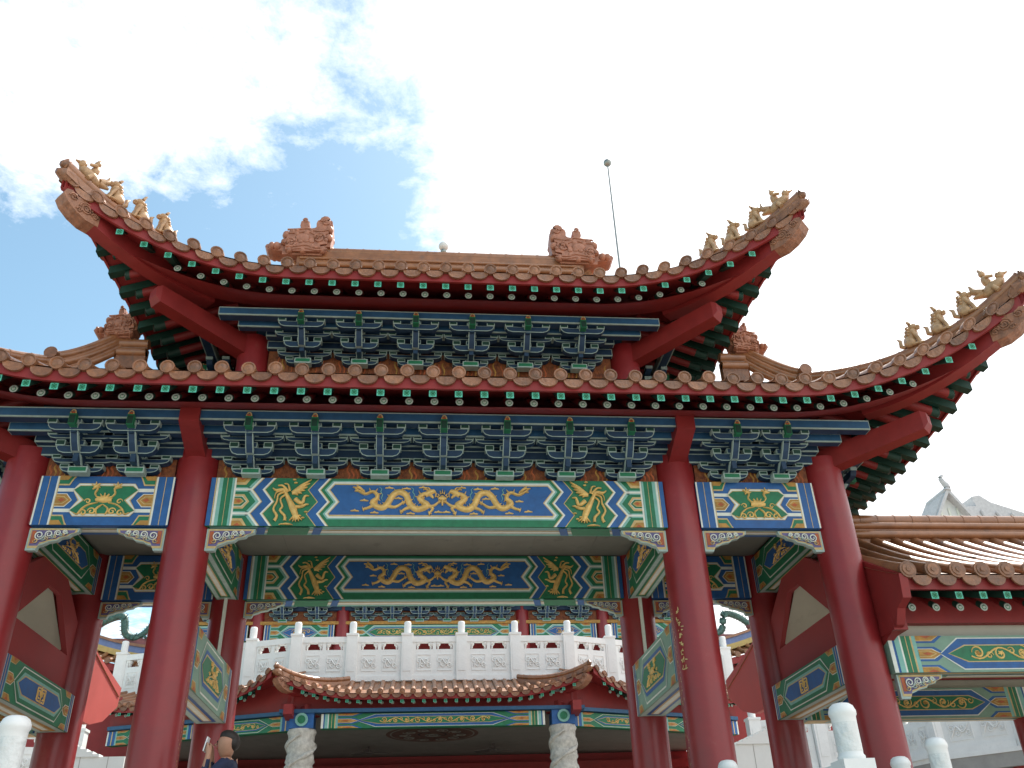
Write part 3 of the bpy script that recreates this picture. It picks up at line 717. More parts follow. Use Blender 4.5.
# beams running front to rear between the columns: a high and a low one on each column line
def depth_beam(xc, face, y0, y1, z0, z1, half, kw, kw_under=('outline_paint','green_paint','gold_line')):
    mb = MB(); L = y1-y0; H = z1-z0
    mb.box(xc-half, xc+half, y0, y1, z0, z1, kw.get('base', 'green_paint'))
    for sg in (-1, 1):
        fr = (lambda s, v, d: (xc-half-d, y1-s, z0+v)) if sg < 0 else (lambda s, v, d: (xc+half+d, y0+s, z0+v))
        paint_C(Panel(mb, fr, L, H), **kw)
    under_strip(mb, (xc-half+.01, xc+half-.01, y0+.02, y1-.02, z0), *kw_under)
    return gpart(mb, 'painted_beam', fix=False)
for sx in (-1, 1):
    depth_beam(sx*3, 0, YF+.2, YR-.2, 3.98, 4.60, .15, dict(st=.18, lz=.28, border='green_paint', inner='green_paint', field='blue_paint', motif='sprig'))
    depth_beam(sx*3, 0, YF+.22, YR-.22, 2.30, 2.99, .19, dict(st=.16, lz=.30, border='sage_paint', inner='blue_paint', field='green_paint', base='sage_paint', motif='sprig'), ('outline_paint','blue_paint','gold_line'))
    depth_beam(sx*XO, 0, YF+.2, YR-.2, 4.06, 4.60, .15, dict(st=.16, lz=.30, border='green_paint', inner='green_paint', field='blue_paint', motif='sprig'))
    depth_beam(sx*XO, 0, YF+.22, YR-.22, 2.22, 2.68, .18, dict(st=.14, lz=.26, border='green_paint', inner='cyan_paint', field='blue_paint', motif='glyph'), ('outline_paint','orange_paint','gold_line'))
    mb = MB(); mb.box(sx*3-.02, sx*3+.02, 12.74, 12.80, 2.99, 3.98, 'white_paint'); mb.box(sx*3-.055, sx*3+.055, 12.80, 12.86, 3.0, 3.98, 'red_wood')
    gpart(mb, 'corner_strut')
# ceiling
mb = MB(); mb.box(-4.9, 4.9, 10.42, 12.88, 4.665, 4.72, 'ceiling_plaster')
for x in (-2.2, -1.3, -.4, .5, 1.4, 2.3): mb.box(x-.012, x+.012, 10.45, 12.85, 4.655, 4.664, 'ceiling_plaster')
gpart(mb, 'ceiling')

# bracket zone of the lower tier
def flame_board(x0, x1, y, z0, z1):
    mb = MB(); mb.box(x0, x1, y, y+.05, z0, z1, 'flame_board')
    p = Panel(mb, lambda s, v, d: (x0+s, y-d, z0+v), x1-x0, z1-z0)
    s = .04
    while s < x1-x0-.04:
        h = (z1-z0)*.75
        p.ribbon(smoothpath([(s, .01), (s+.02, h*.4), (s-.012, h*.7), (s+.004, h*random.uniform(.8, 1.1))], 3), .012, random.choice(['orange_paint', 'vermilion', 'flame_board', 'flame_board']), d0=.002, bulge=.004); s += .055
    return gpart(mb, 'flame_panel', fix=False)
def purlin(x0, x1, y0, y1, z0, z1, name='purlin', parent=gate, col='pale_blue'):
    mb = MB(); mb.box(x0, x1, y0, y1, z0, z1, 'outline_paint'); e = .016
    mb.add([(x0+e*.6, y0-.003, z0+e), (x1-e*.6, y0-.003, z0+e), (x1-e*.6, y0-.003, z1-e), (x0+e*.6, y0-.003, z1-e)], [(0,1,2,3)], col)
    mb.add([(x0+.01, y0+e, z0-.003), (x1-.01, y0+e, z0-.003), (x1-.01, y1, z0-.003), (x0+.01, y1, z0-.003)], [(0,1,2,3)], 'bracket_blue')
    return gpart(mb, name, parent)
def purlin_side(xf, sx, y0, y1, th, z0, z1, col='pale_blue'):
    mb = MB(); xa, xb = sorted((xf, xf-sx*th)); mb.box(xa, xb, y0, y1, z0, z1, 'outline_paint'); e = .016
    mb.add([(xf+sx*.003, y0+e, z0+e), (xf+sx*.003, y1-e, z0+e), (xf+sx*.003, y1-e, z1-e), (xf+sx*.003, y0+e, z1-e)], [(0,1,2,3)], col)
    mb.add([(xa+e, y0+e, z0-.003), (xb-e, y0+e, z0-.003), (xb-e, y1-e, z0-.003), (xa+e, y1-e, z0-.003)], [(0,1,2,3)], 'bracket_blue')
    return gpart(mb, 'purlin')

for back in (0, 1):
    for x0, x1 in ((-XO+.25, -3.25), (-2.75, 2.75), (3.25, XO-.25)):
        if not back:
            flame_board(x0, x1, 10.20, 4.655, 4.92)
    Y = lambda y: y if not back else 2*YC-y
    def pl(x0, x1, ya, yb, z0, z1, **k):
        a, b = sorted((Y(ya), Y(yb))); return purlin(x0, x1, a, b, z0, z1, **k)
    pl(-5.42, 5.42, 9.56, 9.70, 5.145, 5.275)
    pl(-5.13, 5.13, 9.80, 9.92, 5.085, 5.205)
    pl(-4.9, 4.9, 10.12, 10.19, 4.92, 5.05, col='bracket_blue', name='tie_beam')
    pl(-4.9, 4.9, 10.02, 10.12, 5.052, 5.24, col='bracket_blue', name='tie_beam')
mb = MB(); mb.box(-5.0, 5.0, 10.24, 10.32, 4.655, 5.75, 'bracket_blue'); mb.box(-5.0, 5.0, 13.04, 13.12, 4.655, 5.75, 'dark_green')
for sx in (-1, 1): mb.box(sx*5.0-.04, sx*5.0+.04, 10.32, 13.04, 4.61, 5.75, 'dark_green')
gpart(mb, 'bracket_wall')
LOW = ((10.08, 4.665, 4.775, 4.90), (9.84, 4.82, 4.98, 5.095), (9.615, 5.005, 5.08, 5.15))
lowb = gpart(bracket_mesh(*[(a-10.08, b, c, d) for a, b, c, d in LOW]), 'bracket_set')
lowb.location = (0, 10.08-YC, 0)
spots = [.77*k for k in (-3, -2, -1, 1, 2, 3)]+[-4.31, -3.66, 3.66, 4.31]
for x in spots: copy_to(lowb, 'bracket_set', gate, (x, 10.08-YC, 0))
for sx in (-1, 1):
    for y in (10.95, 11.68, 12.4): copy_to(lowb, 'bracket_set', gate, (sx*(XO+.23), y-YC, 0), sx*pi/2)
    purlin_side(sx*(XO+.75), sx, 9.72, 2*YC-9.72, .14, 5.145, 5.275)
    purlin_side(sx*(XO+.52), sx, 9.94, 2*YC-9.94, .12, 5.085, 5.205)
    # red cantilever heads over the inner columns
    for y0, d in ((YF, -1), (YR, 1)):
        mb = MB(); x = sx*3; w = .115; yA = y0+d*.80; yB = y0+d*.55; yC_ = y0-d*.1
        P_ = [(yA, 5.10), (yA, 5.33), (yC_, 5.42), (yC_, 4.80), (y0+d*.35, 4.93)]
        mb.prism([(x-w, a, b) for a, b in P_], (2*w, 0, 0), 'red_wood')
        gpart(mb, 'beam_head')

# ---- lower roof
RL = Roof(0, YC, 7.1, YC-8.2, .6, 1.08, 3.0, 5.36, .33, .12, 4.55, YC-10.72)
low = gpart(RL.tiles('FBLR'), 'lower_roof')
def add_roof_parts(rf, roof_o, indiv=True, fascia_m='red_wood'):
    mb = MB()
    for sd in 'FBLR': rf.fascia(sd, mb, fascia_m)
    gpart(mb, 'fascia_board', roof_o, fix=False)
    mb = MB()
    for sd in 'FBLR': rf.soffit(sd, mb)
    gpart(mb, 'soffit_board', roof_o, fix=False)
    mb = MB(); N = 60; vs = []
    for i in range(N+1):
        a = (-rf.At+2*rf.At*i/N); k = rf.At-abs(a); av = max(.36, min(.95, k-rf.ext*(1-rf.c(k))))
        for b in (.34, av): vs.append(rf.pt('F', a, b, 0, (-.247+.36*(b-.26))*rf.k))
    mb.add(vs, [(2*i, 2*i+1, 2*i+3, 2*i+2) for i in range(N)], 'red_wood'); gpart(mb, 'eave_board', roof_o, fix=False)
    for kind, nm, off in (('fly', 'flying_rafter', 0.), ('rnd', 'round_rafter', .13)):
        src = None; rest = MB(); proto = rafter_mb(kind, rf.k); fat = rafter_mb(kind, rf.k*1.45)
        for sd in 'FBLR':
            for a in rf.rows(sd)[1:-1]:
                if kind == 'rnd':
                    a = a*.985+.02
                (x, y, z), L = rf.raf(sd, a, kind)
                if L < .12 or (kind == 'rnd' and sd in 'FB' and rf.At-abs(a) < 1.2) or (kind == 'fly' and rf.At-abs(a) < .5): continue
                full = .8 if kind == 'fly' else 1.25
                if sd == 'F':
                    if src is None:
                        src = proto.build(nm, roof_o, (x, y, z)); o = src
                    else: o = copy_to(src, nm, roof_o, (x, y, z))
                    if L < full: o.scale = (1, L/full, 1)
                else:
                    for mi_, mname in enumerate(fat.mats):
                        fs = [f for f, m2 in zip(fat.F, fat.M) if m2 == mi_]
                        used = sorted({i for f in fs for i in f}); mp = {u: j for j, u in enumerate(used)}
                        rz = {'B': pi, 'L': -pi/2, 'R': pi/2}[sd]
                        vs = []
                        for u in used:
                            vx, vy, vz = fat.V[u]; vz2 = vz-.38*vy; vy *= L/full if vy > 0 else 1; vz = vz2+.38*vy
                            vs.append((x+vx*cos(rz)-vy*sin(rz), y+vx*sin(rz)+vy*cos(rz), z+vz))
                        rest.add(vs, [[mp[i] for i in f] for f in fs], mname, kind == 'rnd')
        tag(gpart(rest, 'side_rafters', roof_o), kind='stuff')
add_roof_parts(RL, low)
beasts = [beast_mb(i) for i in (2, 1, 0, 3)]
beast_src = {}
def place_beasts(rf, roof_o, ks, dz):
    for sx in (-1, 1):
        for sy in (-1, 1):
            for i, kk in enumerate(ks):
                x, y, z = rf.hip(kk); x2, y2, z2 = rf.hip(max(0, kk-.1))
                loc = (rf.cx+sx*x, rf.cy+sy*y, z+dz)
                rz = math.atan2(sy, sx)
                if i not in beast_src:
                    o = beasts[i].build('roof_beast', roof_o, loc, rz); beast_src[i] = o
                else: o = copy_to(beast_src[i], 'roof_beast', roof_o, loc, rz)
                o.rotation_euler = (0, -math.atan2(z2-z, .1*1.414)*.5, rz)
                o.scale = (1.08, 1.35, 1.05)
KS = (.98, .72, .46, .2)
place_beasts(RL, low, KS, .20)
for sx in (-1, 1):
    for sy in (-1, 1):
        hip_ridge(RL, sx, sy, 2.05, low)
        hip_rafter(RL, sx, sy, .02, 1.1, 2.1, .0, 4.95, 5.12, low)
        # blob that ends the hip and the rising ridge to the corner dragon
        mb = MB(); x, y, z = RL.hip(2.05); bx, by = sx*x, YC+sy*y
        mb.ell((bx, by, z+.14), (.12, .12, .10), 'ridge_tile'); mb.tube([(bx, by+sy*.02, z+.24), (bx, by+sy*.12, z+.24)], .085, 'tile_end', 14)
        tx, ty, tz = sx*4.38, YC+sy*(YC-10.62), 6.93
        for dz in (.0, -.15, .13):
            mb.tube([(bx+(tx-bx)*t, by+(ty-by)*t, z+.14+(tz-z-.14)*(t**1.35)+dz*.9) for t in [i/9 for i in range(10)]], .062, 'ridge_tile', 9)
        gpart(mb, 'corner_ridge', low)
        q = chiwen_mb(.24).build('ridge_dragon', low, (tx-sx*.12, ty, tz-.02)); q.scale = (sx*.55, 1, .78)
# ridge round the foot of the upper tier and the deck behind it
mb = MB()
for y in (10.62, 2*YC-10.62):
    for sx in (-1, 1):
        a, b = sorted((sx*4.02, sx*4.4))
        mb.box(a, b, y-.06, y+.06, 6.45, 6.78, 'tile_end'); mb.tube([(a, y-.05, 6.70), (b, y-.05, 6.70)], .06, 'ridge_tile', 8); mb.tube([(a, y, 6.86), (b, y, 6.86)], .075, 'ridge_tile', 10)
for sx in (-1, 1): mb.box(sx*4.4-.08, sx*4.4+.08, 10.70, 2*YC-10.70, 6.45, 6.80, 'tile'); mb.tube([(sx*4.4, 10.7, 6.86), (sx*4.4, 2*YC-10.7, 6.86)], .075, 'ridge_tile', 10)
mb.box(-4.32, 4.32, 10.74, 2*YC-10.74, 6.30, 6.42, 'slab_concrete')
gpart(mb, 'encircling_ridge', low)

# ---- upper tier
YU = 10.70; XU = 2.62
for sx in (-1, 1):
    for y in (YU, 2*YC-YU):
        mb = MB(); mb.lathe([(.215, 6.2), (.215, 7.0)], (sx*XU, y, 0), 'red_lacquer', 28); gpart(mb, 'upper_column')
UP = ((10.50, 6.52, 6.63, 6.745), (10.23, 6.63, 6.78, 6.885), (9.99, 6.80, 6.87, 6.935))
upb = gpart(bracket_mesh(*[(a-10.5, b, c, d) for a, b, c, d in UP]), 'bracket_set'); upb.location = (.38, 10.5-YC, 0)
for x in (-1.9, -1.14, -.38, 1.14, 1.9): copy_to(upb, 'bracket_set', gate, (x, 10.5-YC, 0))
for sx in (-1, 1):
    for y in (11.3, 12.06): copy_to(upb, 'bracket_set', gate, (sx*(XU+.2), y-YC, 0), sx*pi/2)
    purlin_side(sx*(XU+.72), sx, 10.1, 2*YC-10.1, .14, 6.93, 7.045)
flame_board(-2.4, 2.4, 10.62, 6.42, 6.80)
mb = MB(); mb.box(-2.6, 2.6, 10.68, 10.76, 6.2, 7.5, 'bracket_blue'); mb.box(-2.6, 2.6, 2*YC-10.76, 2*YC-10.68, 6.2, 7.5, 'dark_green')
for sx in (-1, 1): mb.box(sx*2.6-.04, sx*2.6+.04, 10.76, 2*YC-10.76, 6.2, 7.5, 'dark_green')
gpart(mb, 'upper_wall')
for back in (0, 1):
    Y = lambda y: y if not back else 2*YC-y
    for x0, x1, ya, yb, z0, z1, cc, nm in ((-2.98, 2.98, 9.93, 10.07, 6.925, 7.045, 'pale_blue', 'purlin'), (-2.76, 2.76, 10.15, 10.26, 6.89, 7.0, 'pale_blue', 'purlin'), (-2.42, 2.42, 10.54, 10.61, 6.80, 6.92, 'bracket_blue', 'tie_beam')):
        a, b = sorted((Y(ya), Y(yb))); purlin(x0, x1, a, b, z0, z1, nm, gate, cc)
purlin(-2.42, 2.42, 10.36, 10.46, 6.885, 7.03, 'tie_beam', gate, 'bracket_blue')
RU = Roof(0, YC, 4.75, YC-8.6, .6, .82, 2.75, 7.20, .33, .165, 2.45, 0.0, sp=.285)
upr = gpart(RU.tiles('FBLR'), 'upper_roof')
add_roof_parts(RU, upr)
place_beasts(RU, upr, KS, .20)
for sx in (-1, 1):
    for sy in (-1, 1):
        hip_ridge(RU, sx, sy, 2.25, upr); hip_rafter(RU, sx, sy, .02, 1.05, 2.1, .0, 6.78, 6.98, upr)
        mb = MB(); N = 8; pts = []
        for i in range(N+1):
            yy = 1.15*i/N; b = RU.Bt-RU.ext-yy
            pts.append((sx*2.42, YC+sy*yy, RU.z0+RU.q1*b+RU.q2*b*b+.12))
        mb.tube(pts, .08, 'ridge_tile', 9); mb.tube([(x, y, z-.1) for x, y, z in pts], .09, 'tile', 8)
        mb.tube([pts[-1], (pts[-1][0], pts[-1][1]+sy*.06, pts[-1][2])], .10, 'tile_end', 12)
        gpart(mb, 'descending_ridge', upr)
    mb = MB(); b = RU.Bt-RU.ext; zt = RU.z0+RU.q1*b+RU.q2*b*b
    mb.prism([(sx*2.38, YC-1.1, 7.75), (sx*2.38, YC+1.1, 7.75), (sx*2.38, YC, zt-.05)], (sx*.06, 0, 0), 'red_wall'); gpart(mb, 'gable_wall', upr)
mb = MB(); zr = 9.06
mb.box(-2.35, 2.35, YC-.10, YC+.10, zr-.25, zr+.30, 'tile')
for z, rd, yo in ((zr+.04,.05,.11),(zr+.16,.025,.11)): 
    for sg in (-1, 1): mb.tube([(-2.3, YC+sg*yo, z), (2.3, YC+sg*yo, z)], rd, 'ridge_tile', 8)
mb.tube([(-2.2, YC, zr+.36), (2.2, YC, zr+.36)], .085, 'ridge_tile', 12)
for i in range(17): x = -2.1+.2625*i; mb.tube([(x, YC, zr+.36), (x+.03, YC, zr+.36)], .091, 'ridge_tile', 12)
gpart(mb, 'main_ridge', upr)
for sx in (-1, 1):
    q = chiwen_mb(.34).build('ridge_dragon', upr, (sx*1.95, YC, zr+.20)); q.scale = (sx*1.02, 1, 1.16)


# globe lamp and lightning rod
mb = MB(); mb.lathe([(.03,0),(.05,.02),(.05,.06),(.03,.08)], (0,0,0), 'steel', 12); gl = mb.build('globe_lamp', None, (.02, YC, zr+.435))
tag(gl, 'small white globe lamp on the middle of the top roof ridge', 'lamp')
mb = MB(); mb.ell((0,0,.15), (.085,.085,.085), 'globe', 16, 10); mb.build('glass_globe', gl)
rod = empty('lightning_rod', (3.22, 12.5, 6.4)); tag(rod, 'thin grey lightning rod with a ball tip rising behind the right roof slope', 'lightning rod')
mb = MB(); mb.tube([(0,0,0), (-.0,0,3.5), (0,0,6.1)], [.022,.02,.014], 'steel', 8); mb.build('pole', rod)
mb = MB(); mb.ell((0,0,6.16), (.08,.08,.08), 'steel', 12, 8)
for i in range(5): a = 2*pi*i/5; mb.tube([(0,0,6.16),(.08*cos(a),.08*sin(a),6.18)], .008, 'steel', 5)
mb.build('ball_tip', rod)

# ==================================================================  CORRIDORS on both flanks
def corridor(sx):
    r = empty('covered_corridor', (sx*5.2, YC, 0))
    tag(r, ('tile roofed red corridor with painted beams, joining the right outer column' if sx > 0 else 'tile roofed red corridor with painted beams, joining the left outer column'), 'corridor', 'corridors flanking the gate')
    def part(mb, name, parent=None, **k):
        o = mb.build(name, parent or r, **k)
        if parent is None: o.location = (-sx*5.2, -YC, 0)
        return o
    XL = 11.5
    xs = (5.18, XL)
    # roof: two slopes of barrel tiles
    mb = MB(); y_e, z_e, z_r = 9.42, 3.20, 4.42
    for back in (0, 1):
        Yb = lambda y: y if not back else 2*YC-y
        y_e, z_e = (9.42, 3.20) if not back else (2*YC-15.85, 3.28)
        prof = lambda t: (y_e+(YC-y_e)*t, z_e+(z_r-z_e)*(.78*t+.22*t*t))
        n = 8; vs = []
        for X in xs: vs += [(sx*X, Yb(prof(i/n)[0]), prof(i/n)[1]) for i in range(n+1)]
        mb.add(vs, [(i, i+1, n+2+i, n+1+i) for i in range(n)], 'tile')
        x = xs[0]+.14; rows = []
        while x < XL: rows.append(x); x += .30
        for x in rows:
            path = [(sx*x, Yb(prof(i/n)[0]), prof(i/n)[1]+.035) for i in range(n+1)]
            mb.tube(path, .085, 'tile', 12)
            d = -1 if not back else 1
            y0, z0 = Yb(y_e), z_e+.035
            mb.tube([(sx*x, y0+d*.03, z0+.01), (sx*x, y0-d*.03, z0+.01)], .098, 'tile_end', 16)
            mb.tube([(sx*x, y0+d*.04, z0+.01), (sx*x, y0, z0+.01)], .07, 'tile_end', 14)
            mb.tube([(sx*x, y0+d*.05, z0+.01), (sx*x, y0, z0+.01)], .03, 'tile_end', 10)
        for x in rows[:-1]:
            N = 9; xm = x+.15
            d = -1 if not back else 1
            rim = [(xm+.115*cos(pi+pi*i/N), z_e-.02-.125*sin(pi*i/N)**.8) for i in range(N+1)]
            mb.prism([(sx*X, Yb(y_e)+d*(.012+.1*(z_e-z)), z) for X, z in rim], (0, -d*.025, 0), 'tile_end')
    roof = part(mb, 'corridor_roof')
    mb = MB(); mb.box(*sorted((sx*5.18, sx*XL)), YC-.13, YC+.13, z_r-.05, z_r+.26, 'tile')
    for z, rd, yo in ((z_r+.08,.06,.14),(z_r+.22,.05,.13)):
        for sg in (-1, 1): mb.tube([(sx*5.18, YC+sg*yo, z), (sx*XL, YC+sg*yo, z)], rd, 'ridge_tile', 9)
    mb.tube([(sx*5.18, YC, z_r+.34), (sx*XL, YC, z_r+.34)], .09, 'ridge_tile', 12)
    for i in range(24): x = 5.3+.265*i; mb.tube([(sx*x, YC, z_r+.34), (sx*(x+.025), YC, z_r+.34)], .096, 'ridge_tile', 12)
    o = mb.build('corridor_ridge', roof)
    # fascia, soffit, purlin, rafters
    for back in (0, 1):
        Yb = lambda y: y if not back else 2*YC-y
        d = -1 if not back else 1
        mb = MB(); a, b = sorted((Yb(9.46), Yb(9.50))); mb.box(*sorted((sx*5.3, sx*XL)), a, b, 3.03, 3.19, 'red_wood'); mb.build('fascia_board', roof)
        mb = MB(); n = 6; vs = []
        for X in (5.25, XL): vs += [(sx*X, Yb(9.5+(10.3-9.5)*i/n), 3.08+.42*(.8*i/n)) for i in range(n+1)]
        mb.add(vs, [(i, i+1, n+2+i, n+1+i) for i in range(n)], 'red_wood'); mb.build('soffit_board', roof, fix=False)
        f = rafter_mb('fly'); g = rafter_mb('rnd')
        if not back:
            fo = go = None
            x = 5.62
            while x < XL-.2:
                for src, nm, dx, yy, zz_ in ((fo, 'flying_rafter', 0, 9.50, 2.972), (go, 'round_rafter', -.17, 9.74, 2.905)):
                    loc = (sx*(x+dx), yy, zz_)
                    if src is None:
                        q = (f if nm[0] == 'f' else g).build(nm, roof, loc); q.scale = (1, 1 if nm[0] == 'f' else .5, 1)
                        if nm[0] == 'f': fo = q
                        else: go = q
                    else:
                        q = copy_to(src, nm, roof, loc); q.scale = src.scale
                x += .295
        mb = MB(); a, b = sorted((Yb(10.02), Yb(10.26))); mb.box(*sorted((sx*5.25, sx*XL)), a, b, 2.80, 3.16, 'red_wood'); part(mb, 'eave_beam')
        mb = MB(); a, b = sorted((Yb(10.14), Yb(10.24))); mb.box(*sorted((sx*5.2, sx*XL)), a, b, 2.655, 2.80, 'plaster'); part(mb, 'plaster_strip')
        # painted beam
        mb = MB(); y0, y1 = (10.05, 10.35) if not back else (12.95, 13.25)
        L = XL-5.22; z0, z1 = 2.235, 2.655
        mb.box(*sorted((sx*5.22, sx*XL)), y0, y1, z0, z1, 'sage_paint')
        x00 = 5.22
        for seg in range(2):
            xa = (5.22, 8.75)[seg]; Ls = (3.53, XL-8.75)[seg]
            fr = (lambda s, v, dd, xa=xa: (sx*(xa+s), y0-dd, z0+v))
            paint_C(Panel(mb, fr, Ls, z1-z0), st=.34, lz=.34, border='blue_paint', inner='blue_paint', field='green_paint', motif='scroll')
        under_strip(mb, (min(sx*5.3, sx*XL), max(sx*5.3, sx*XL), y0+.02, y1-.02, z0), 'gold_line', 'outline_paint', 'green_paint')
        part(mb, 'painted_beam', fix=False)
    q = wing_mb().build('carved_wing', r, (sx*(.06), 10.12-YC, 2.23)); q.scale = (sx, 1, 1)
    # corridor columns further out
    for x in (8.75, 11.4):
        for y in (10.2, 13.1):
            mb = MB(); mb.lathe([(.2,0),(.2,2.24)], (sx*x, y, 0), 'red_lacquer', 24); part(mb, 'column')
    # gable wall between the gate's outer columns with a cut-out, and barge boards
    mb = MB(); X = 5.0; th = .035
    out = [(10.52, 2.68), (12.84, 2.68), (12.84, 3.62), (11.68, 4.32), (10.52, 3.62)]
    hole = [(10.80, 3.17), (12.66, 3.17), (12.02, 3.80), (11.62, 3.80)]
    # wall as strips round the hole
    P = [(10.52,2.68),(12.84,2.68),(12.84,3.17),(12.66,3.17),(10.80,3.17),(10.52,3.17)]
    strips = [[(10.52,2.68),(12.84,2.68),(12.84,3.17),(10.52,3.17)], [(10.52,3.17),(10.80,3.17),(11.62,3.80),(11.68,4.32),(10.52,3.62)], [(12.66,3.17),(12.84,3.17),(12.84,3.62),(11.68,4.32),(12.02,3.80)], [(11.62,3.80),(12.02,3.80),(11.68,4.32)]]
    for s_ in strips: mb.prism([(sx*(X-th), y, z) for y, z in s_], (sx*2*th, 0, 0), 'red_wall')
    part(mb, 'gable_wall')
    mb = MB()      # pale sloping ceiling behind the cut-out
    for y0, z0, y1, z1 in ((10.3, 3.1, 11.68, 4.22), (11.68, 4.22, 13.06, 3.1)):
        mb.add([(sx*5.12, y0, z0), (sx*5.12, y1, z1), (sx*XL, y1, z1), (sx*XL, y0, z0)], [(0,1,2,3)], 'lit_cream_plaster')
    part(mb, 'ceiling', fix=False)
    mb = MB()
    for back in (0, 1):
        Yb = lambda y: y if not back else 2*YC-y
        pts = [(9.40, 3.20), (9.44, 2.93), (9.62, 2.86), (9.72, 2.70), (9.98, 2.62), (10.25, 2.55), (10.5, 3.66), (11.68, 4.3), (11.68, 4.5), (10.5, 3.80)]
        if back: pts = [(2*YC-y, z) for y, z in ((15.93, 3.44), (15.90, 3.14), (15.3, 2.80), (14.75, 2.66), (13.6, 2.62), (12.95, 2.75), (12.90, 3.66), (11.68, 4.3), (11.68, 4.5), (13.0, 4.05), (14.5, 3.66))]
        mb.prism([(sx*5.20, Yb(y), z) for y, z in pts], (sx*.10, 0, 0), 'sunlit_red_board' if back else 'red_wood')
    part(mb, 'barge_board')
    mb = MB(); mb.box(*sorted((sx*5.19, sx*5.36)), 9.78, 10.3, 2.66, 2.82, 'red_wood'); part(mb, 'beam_head')
    return r
corridor(1); corridor(-1)

# ==================================================================  MAIN TEMPLE HALL behind
HX = .15
hall = tag(empty('temple_hall', (HX, 27, 0)), 'large temple hall behind the gate with white balcony, tiled porch roof and stone pillars', 'hall')
def hpart(mb, name, parent=hall, **k):
    o = mb.build(name, parent, **k)
    if parent is hall: o.location = (-HX, -27, 0)
    return o
def simple_roof(rf, name, sides, rafter_sides, thick=None, hips=None, beasts_k=None):
    o = hpart(rf.tiles(sides), name)
    mb = MB(); [rf.fascia(sd, mb) for sd in sides]; x = mb.build('fascia_board', o, fix=False)
    mb = MB(); [rf.soffit(sd, mb) for sd in sides]; mb.build('soffit_board', o, fix=False)
    return o
def copy_rafters(rf, roof_o, sides, lim):
    src = {}
    for kind, nm in (('fly', 'flying_rafter'), ('rnd', 'round_rafter')):
        rest = MB(); proto = rafter_mb(kind, rf.k); full = .8 if kind == 'fly' else 1.25
        for sd in sides:
            rz = {'F': 0, 'B': pi, 'L': -pi/2, 'R': pi/2}[sd]
            for a in rf.rows(sd)[1:-1]:
                if kind == 'rnd': a = a*.985+.02
                (x, y, z), L = rf.raf(sd, a, kind)
                if L < .12: continue
                if lim(x, y):
                    if kind not in src: src[kind] = proto.build(nm, roof_o, (x, y, z), rz); o = src[kind]
                    else: o = copy_to(src[kind], nm, roof_o, (x, y, z), rz)
                    o.scale = (1, L/full, 1)
# porch roof
RP = Roof(HX, 27.2, 4.0, 27.2-23.4, .32, .47, 2.2, 4.93, .30, .05, 3.2, 27.2-25.35, sp=.272, k=.9)
pr = simple_roof(RP, 'porch_roof', 'F', 'F'); copy_rafters(RP, pr, 'F', lambda x, y: True)
for sx in (-1, 1):
    hip_ridge(RP, sx, -1, 1.7, pr, .065, .08)
    hip_rafter(RP, sx, -1, .0, .7, .75, .0, 4.62, 4.62, pr)
# flanking lower roofs follow the splayed balcony
for sx in (-1, 1):
    A = (HX+sx*4.0, 23.42); B = (HX+sx*9.6, 25.5); L = sqrt((B[0]-A[0])**2+(B[1]-A[1])**2)
    RM = Roof(0, 3.3, L/2, 3.3+.3, .32, .5, 2.0, 4.95, .30, .05, 9, 1.6, sp=.272, k=.9)
    mr = RM.tiles('F').build('flank_roof', hall, ((A[0]+B[0])/2-HX, (A[1]+B[1])/2-27+.2, 0), math.atan2((B[1]-A[1])*sx, (B[0]-A[0])*sx))
    mb = MB(); RM.fascia('F', mb); mb.build('fascia_board', mr, fix=False); mb = MB(); RM.soffit('F', mb); mb.build('soffit_board', mr, fix=False)
    copy_rafters(RM, mr, 'F', lambda x, y: True)
# stone pillars
for sx in (-1, 1):
    mb = MB(); x = HX+sx*3.33
    N = 60
    prof = [(.34+.02*sin(i*1.3)+.012*sin(i*3.1), 4.15*i/N) for i in range(N+1)]
    mb.lathe(prof, (x, 24.25, 0), 'carved_stone', 26)
    for k in range(2):      # coiled relief
        M = 90
        mb.tube([(x+.345*cos(k*pi+6.5*pi*i/M), 24.25+.345*sin(k*pi+6.5*pi*i/M), .2+3.8*i/M) for i in range(M+1)], [.05+.02*sin(i*.9) for i in range(M+1)], 'carved_stone', 7)
    hpart(mb, 'stone_pillar')
    mb = MB(); mb.box(x-.3, x+.3, 23.95, 24.5, 4.15, 4.55, 'blue_paint'); mb.tube([(x, 23.9, 4.35), (x, 24.0, 4.35)], .16, 'cyan_paint', 14); mb.tube([(x, 23.88, 4.35), (x, 23.9, 4.35)], .10, 'green_paint', 12)
    mb.prism([(x+sx*.2, 23.55, 4.42), (x+sx*.2, 23.55, 4.66), (x+sx*.2, 24.1, 4.72), (x+sx*.2, 24.1, 4.36)], (sx*.22, 0, 0), 'red_wood')
    hpart(mb, 'pillar_head')
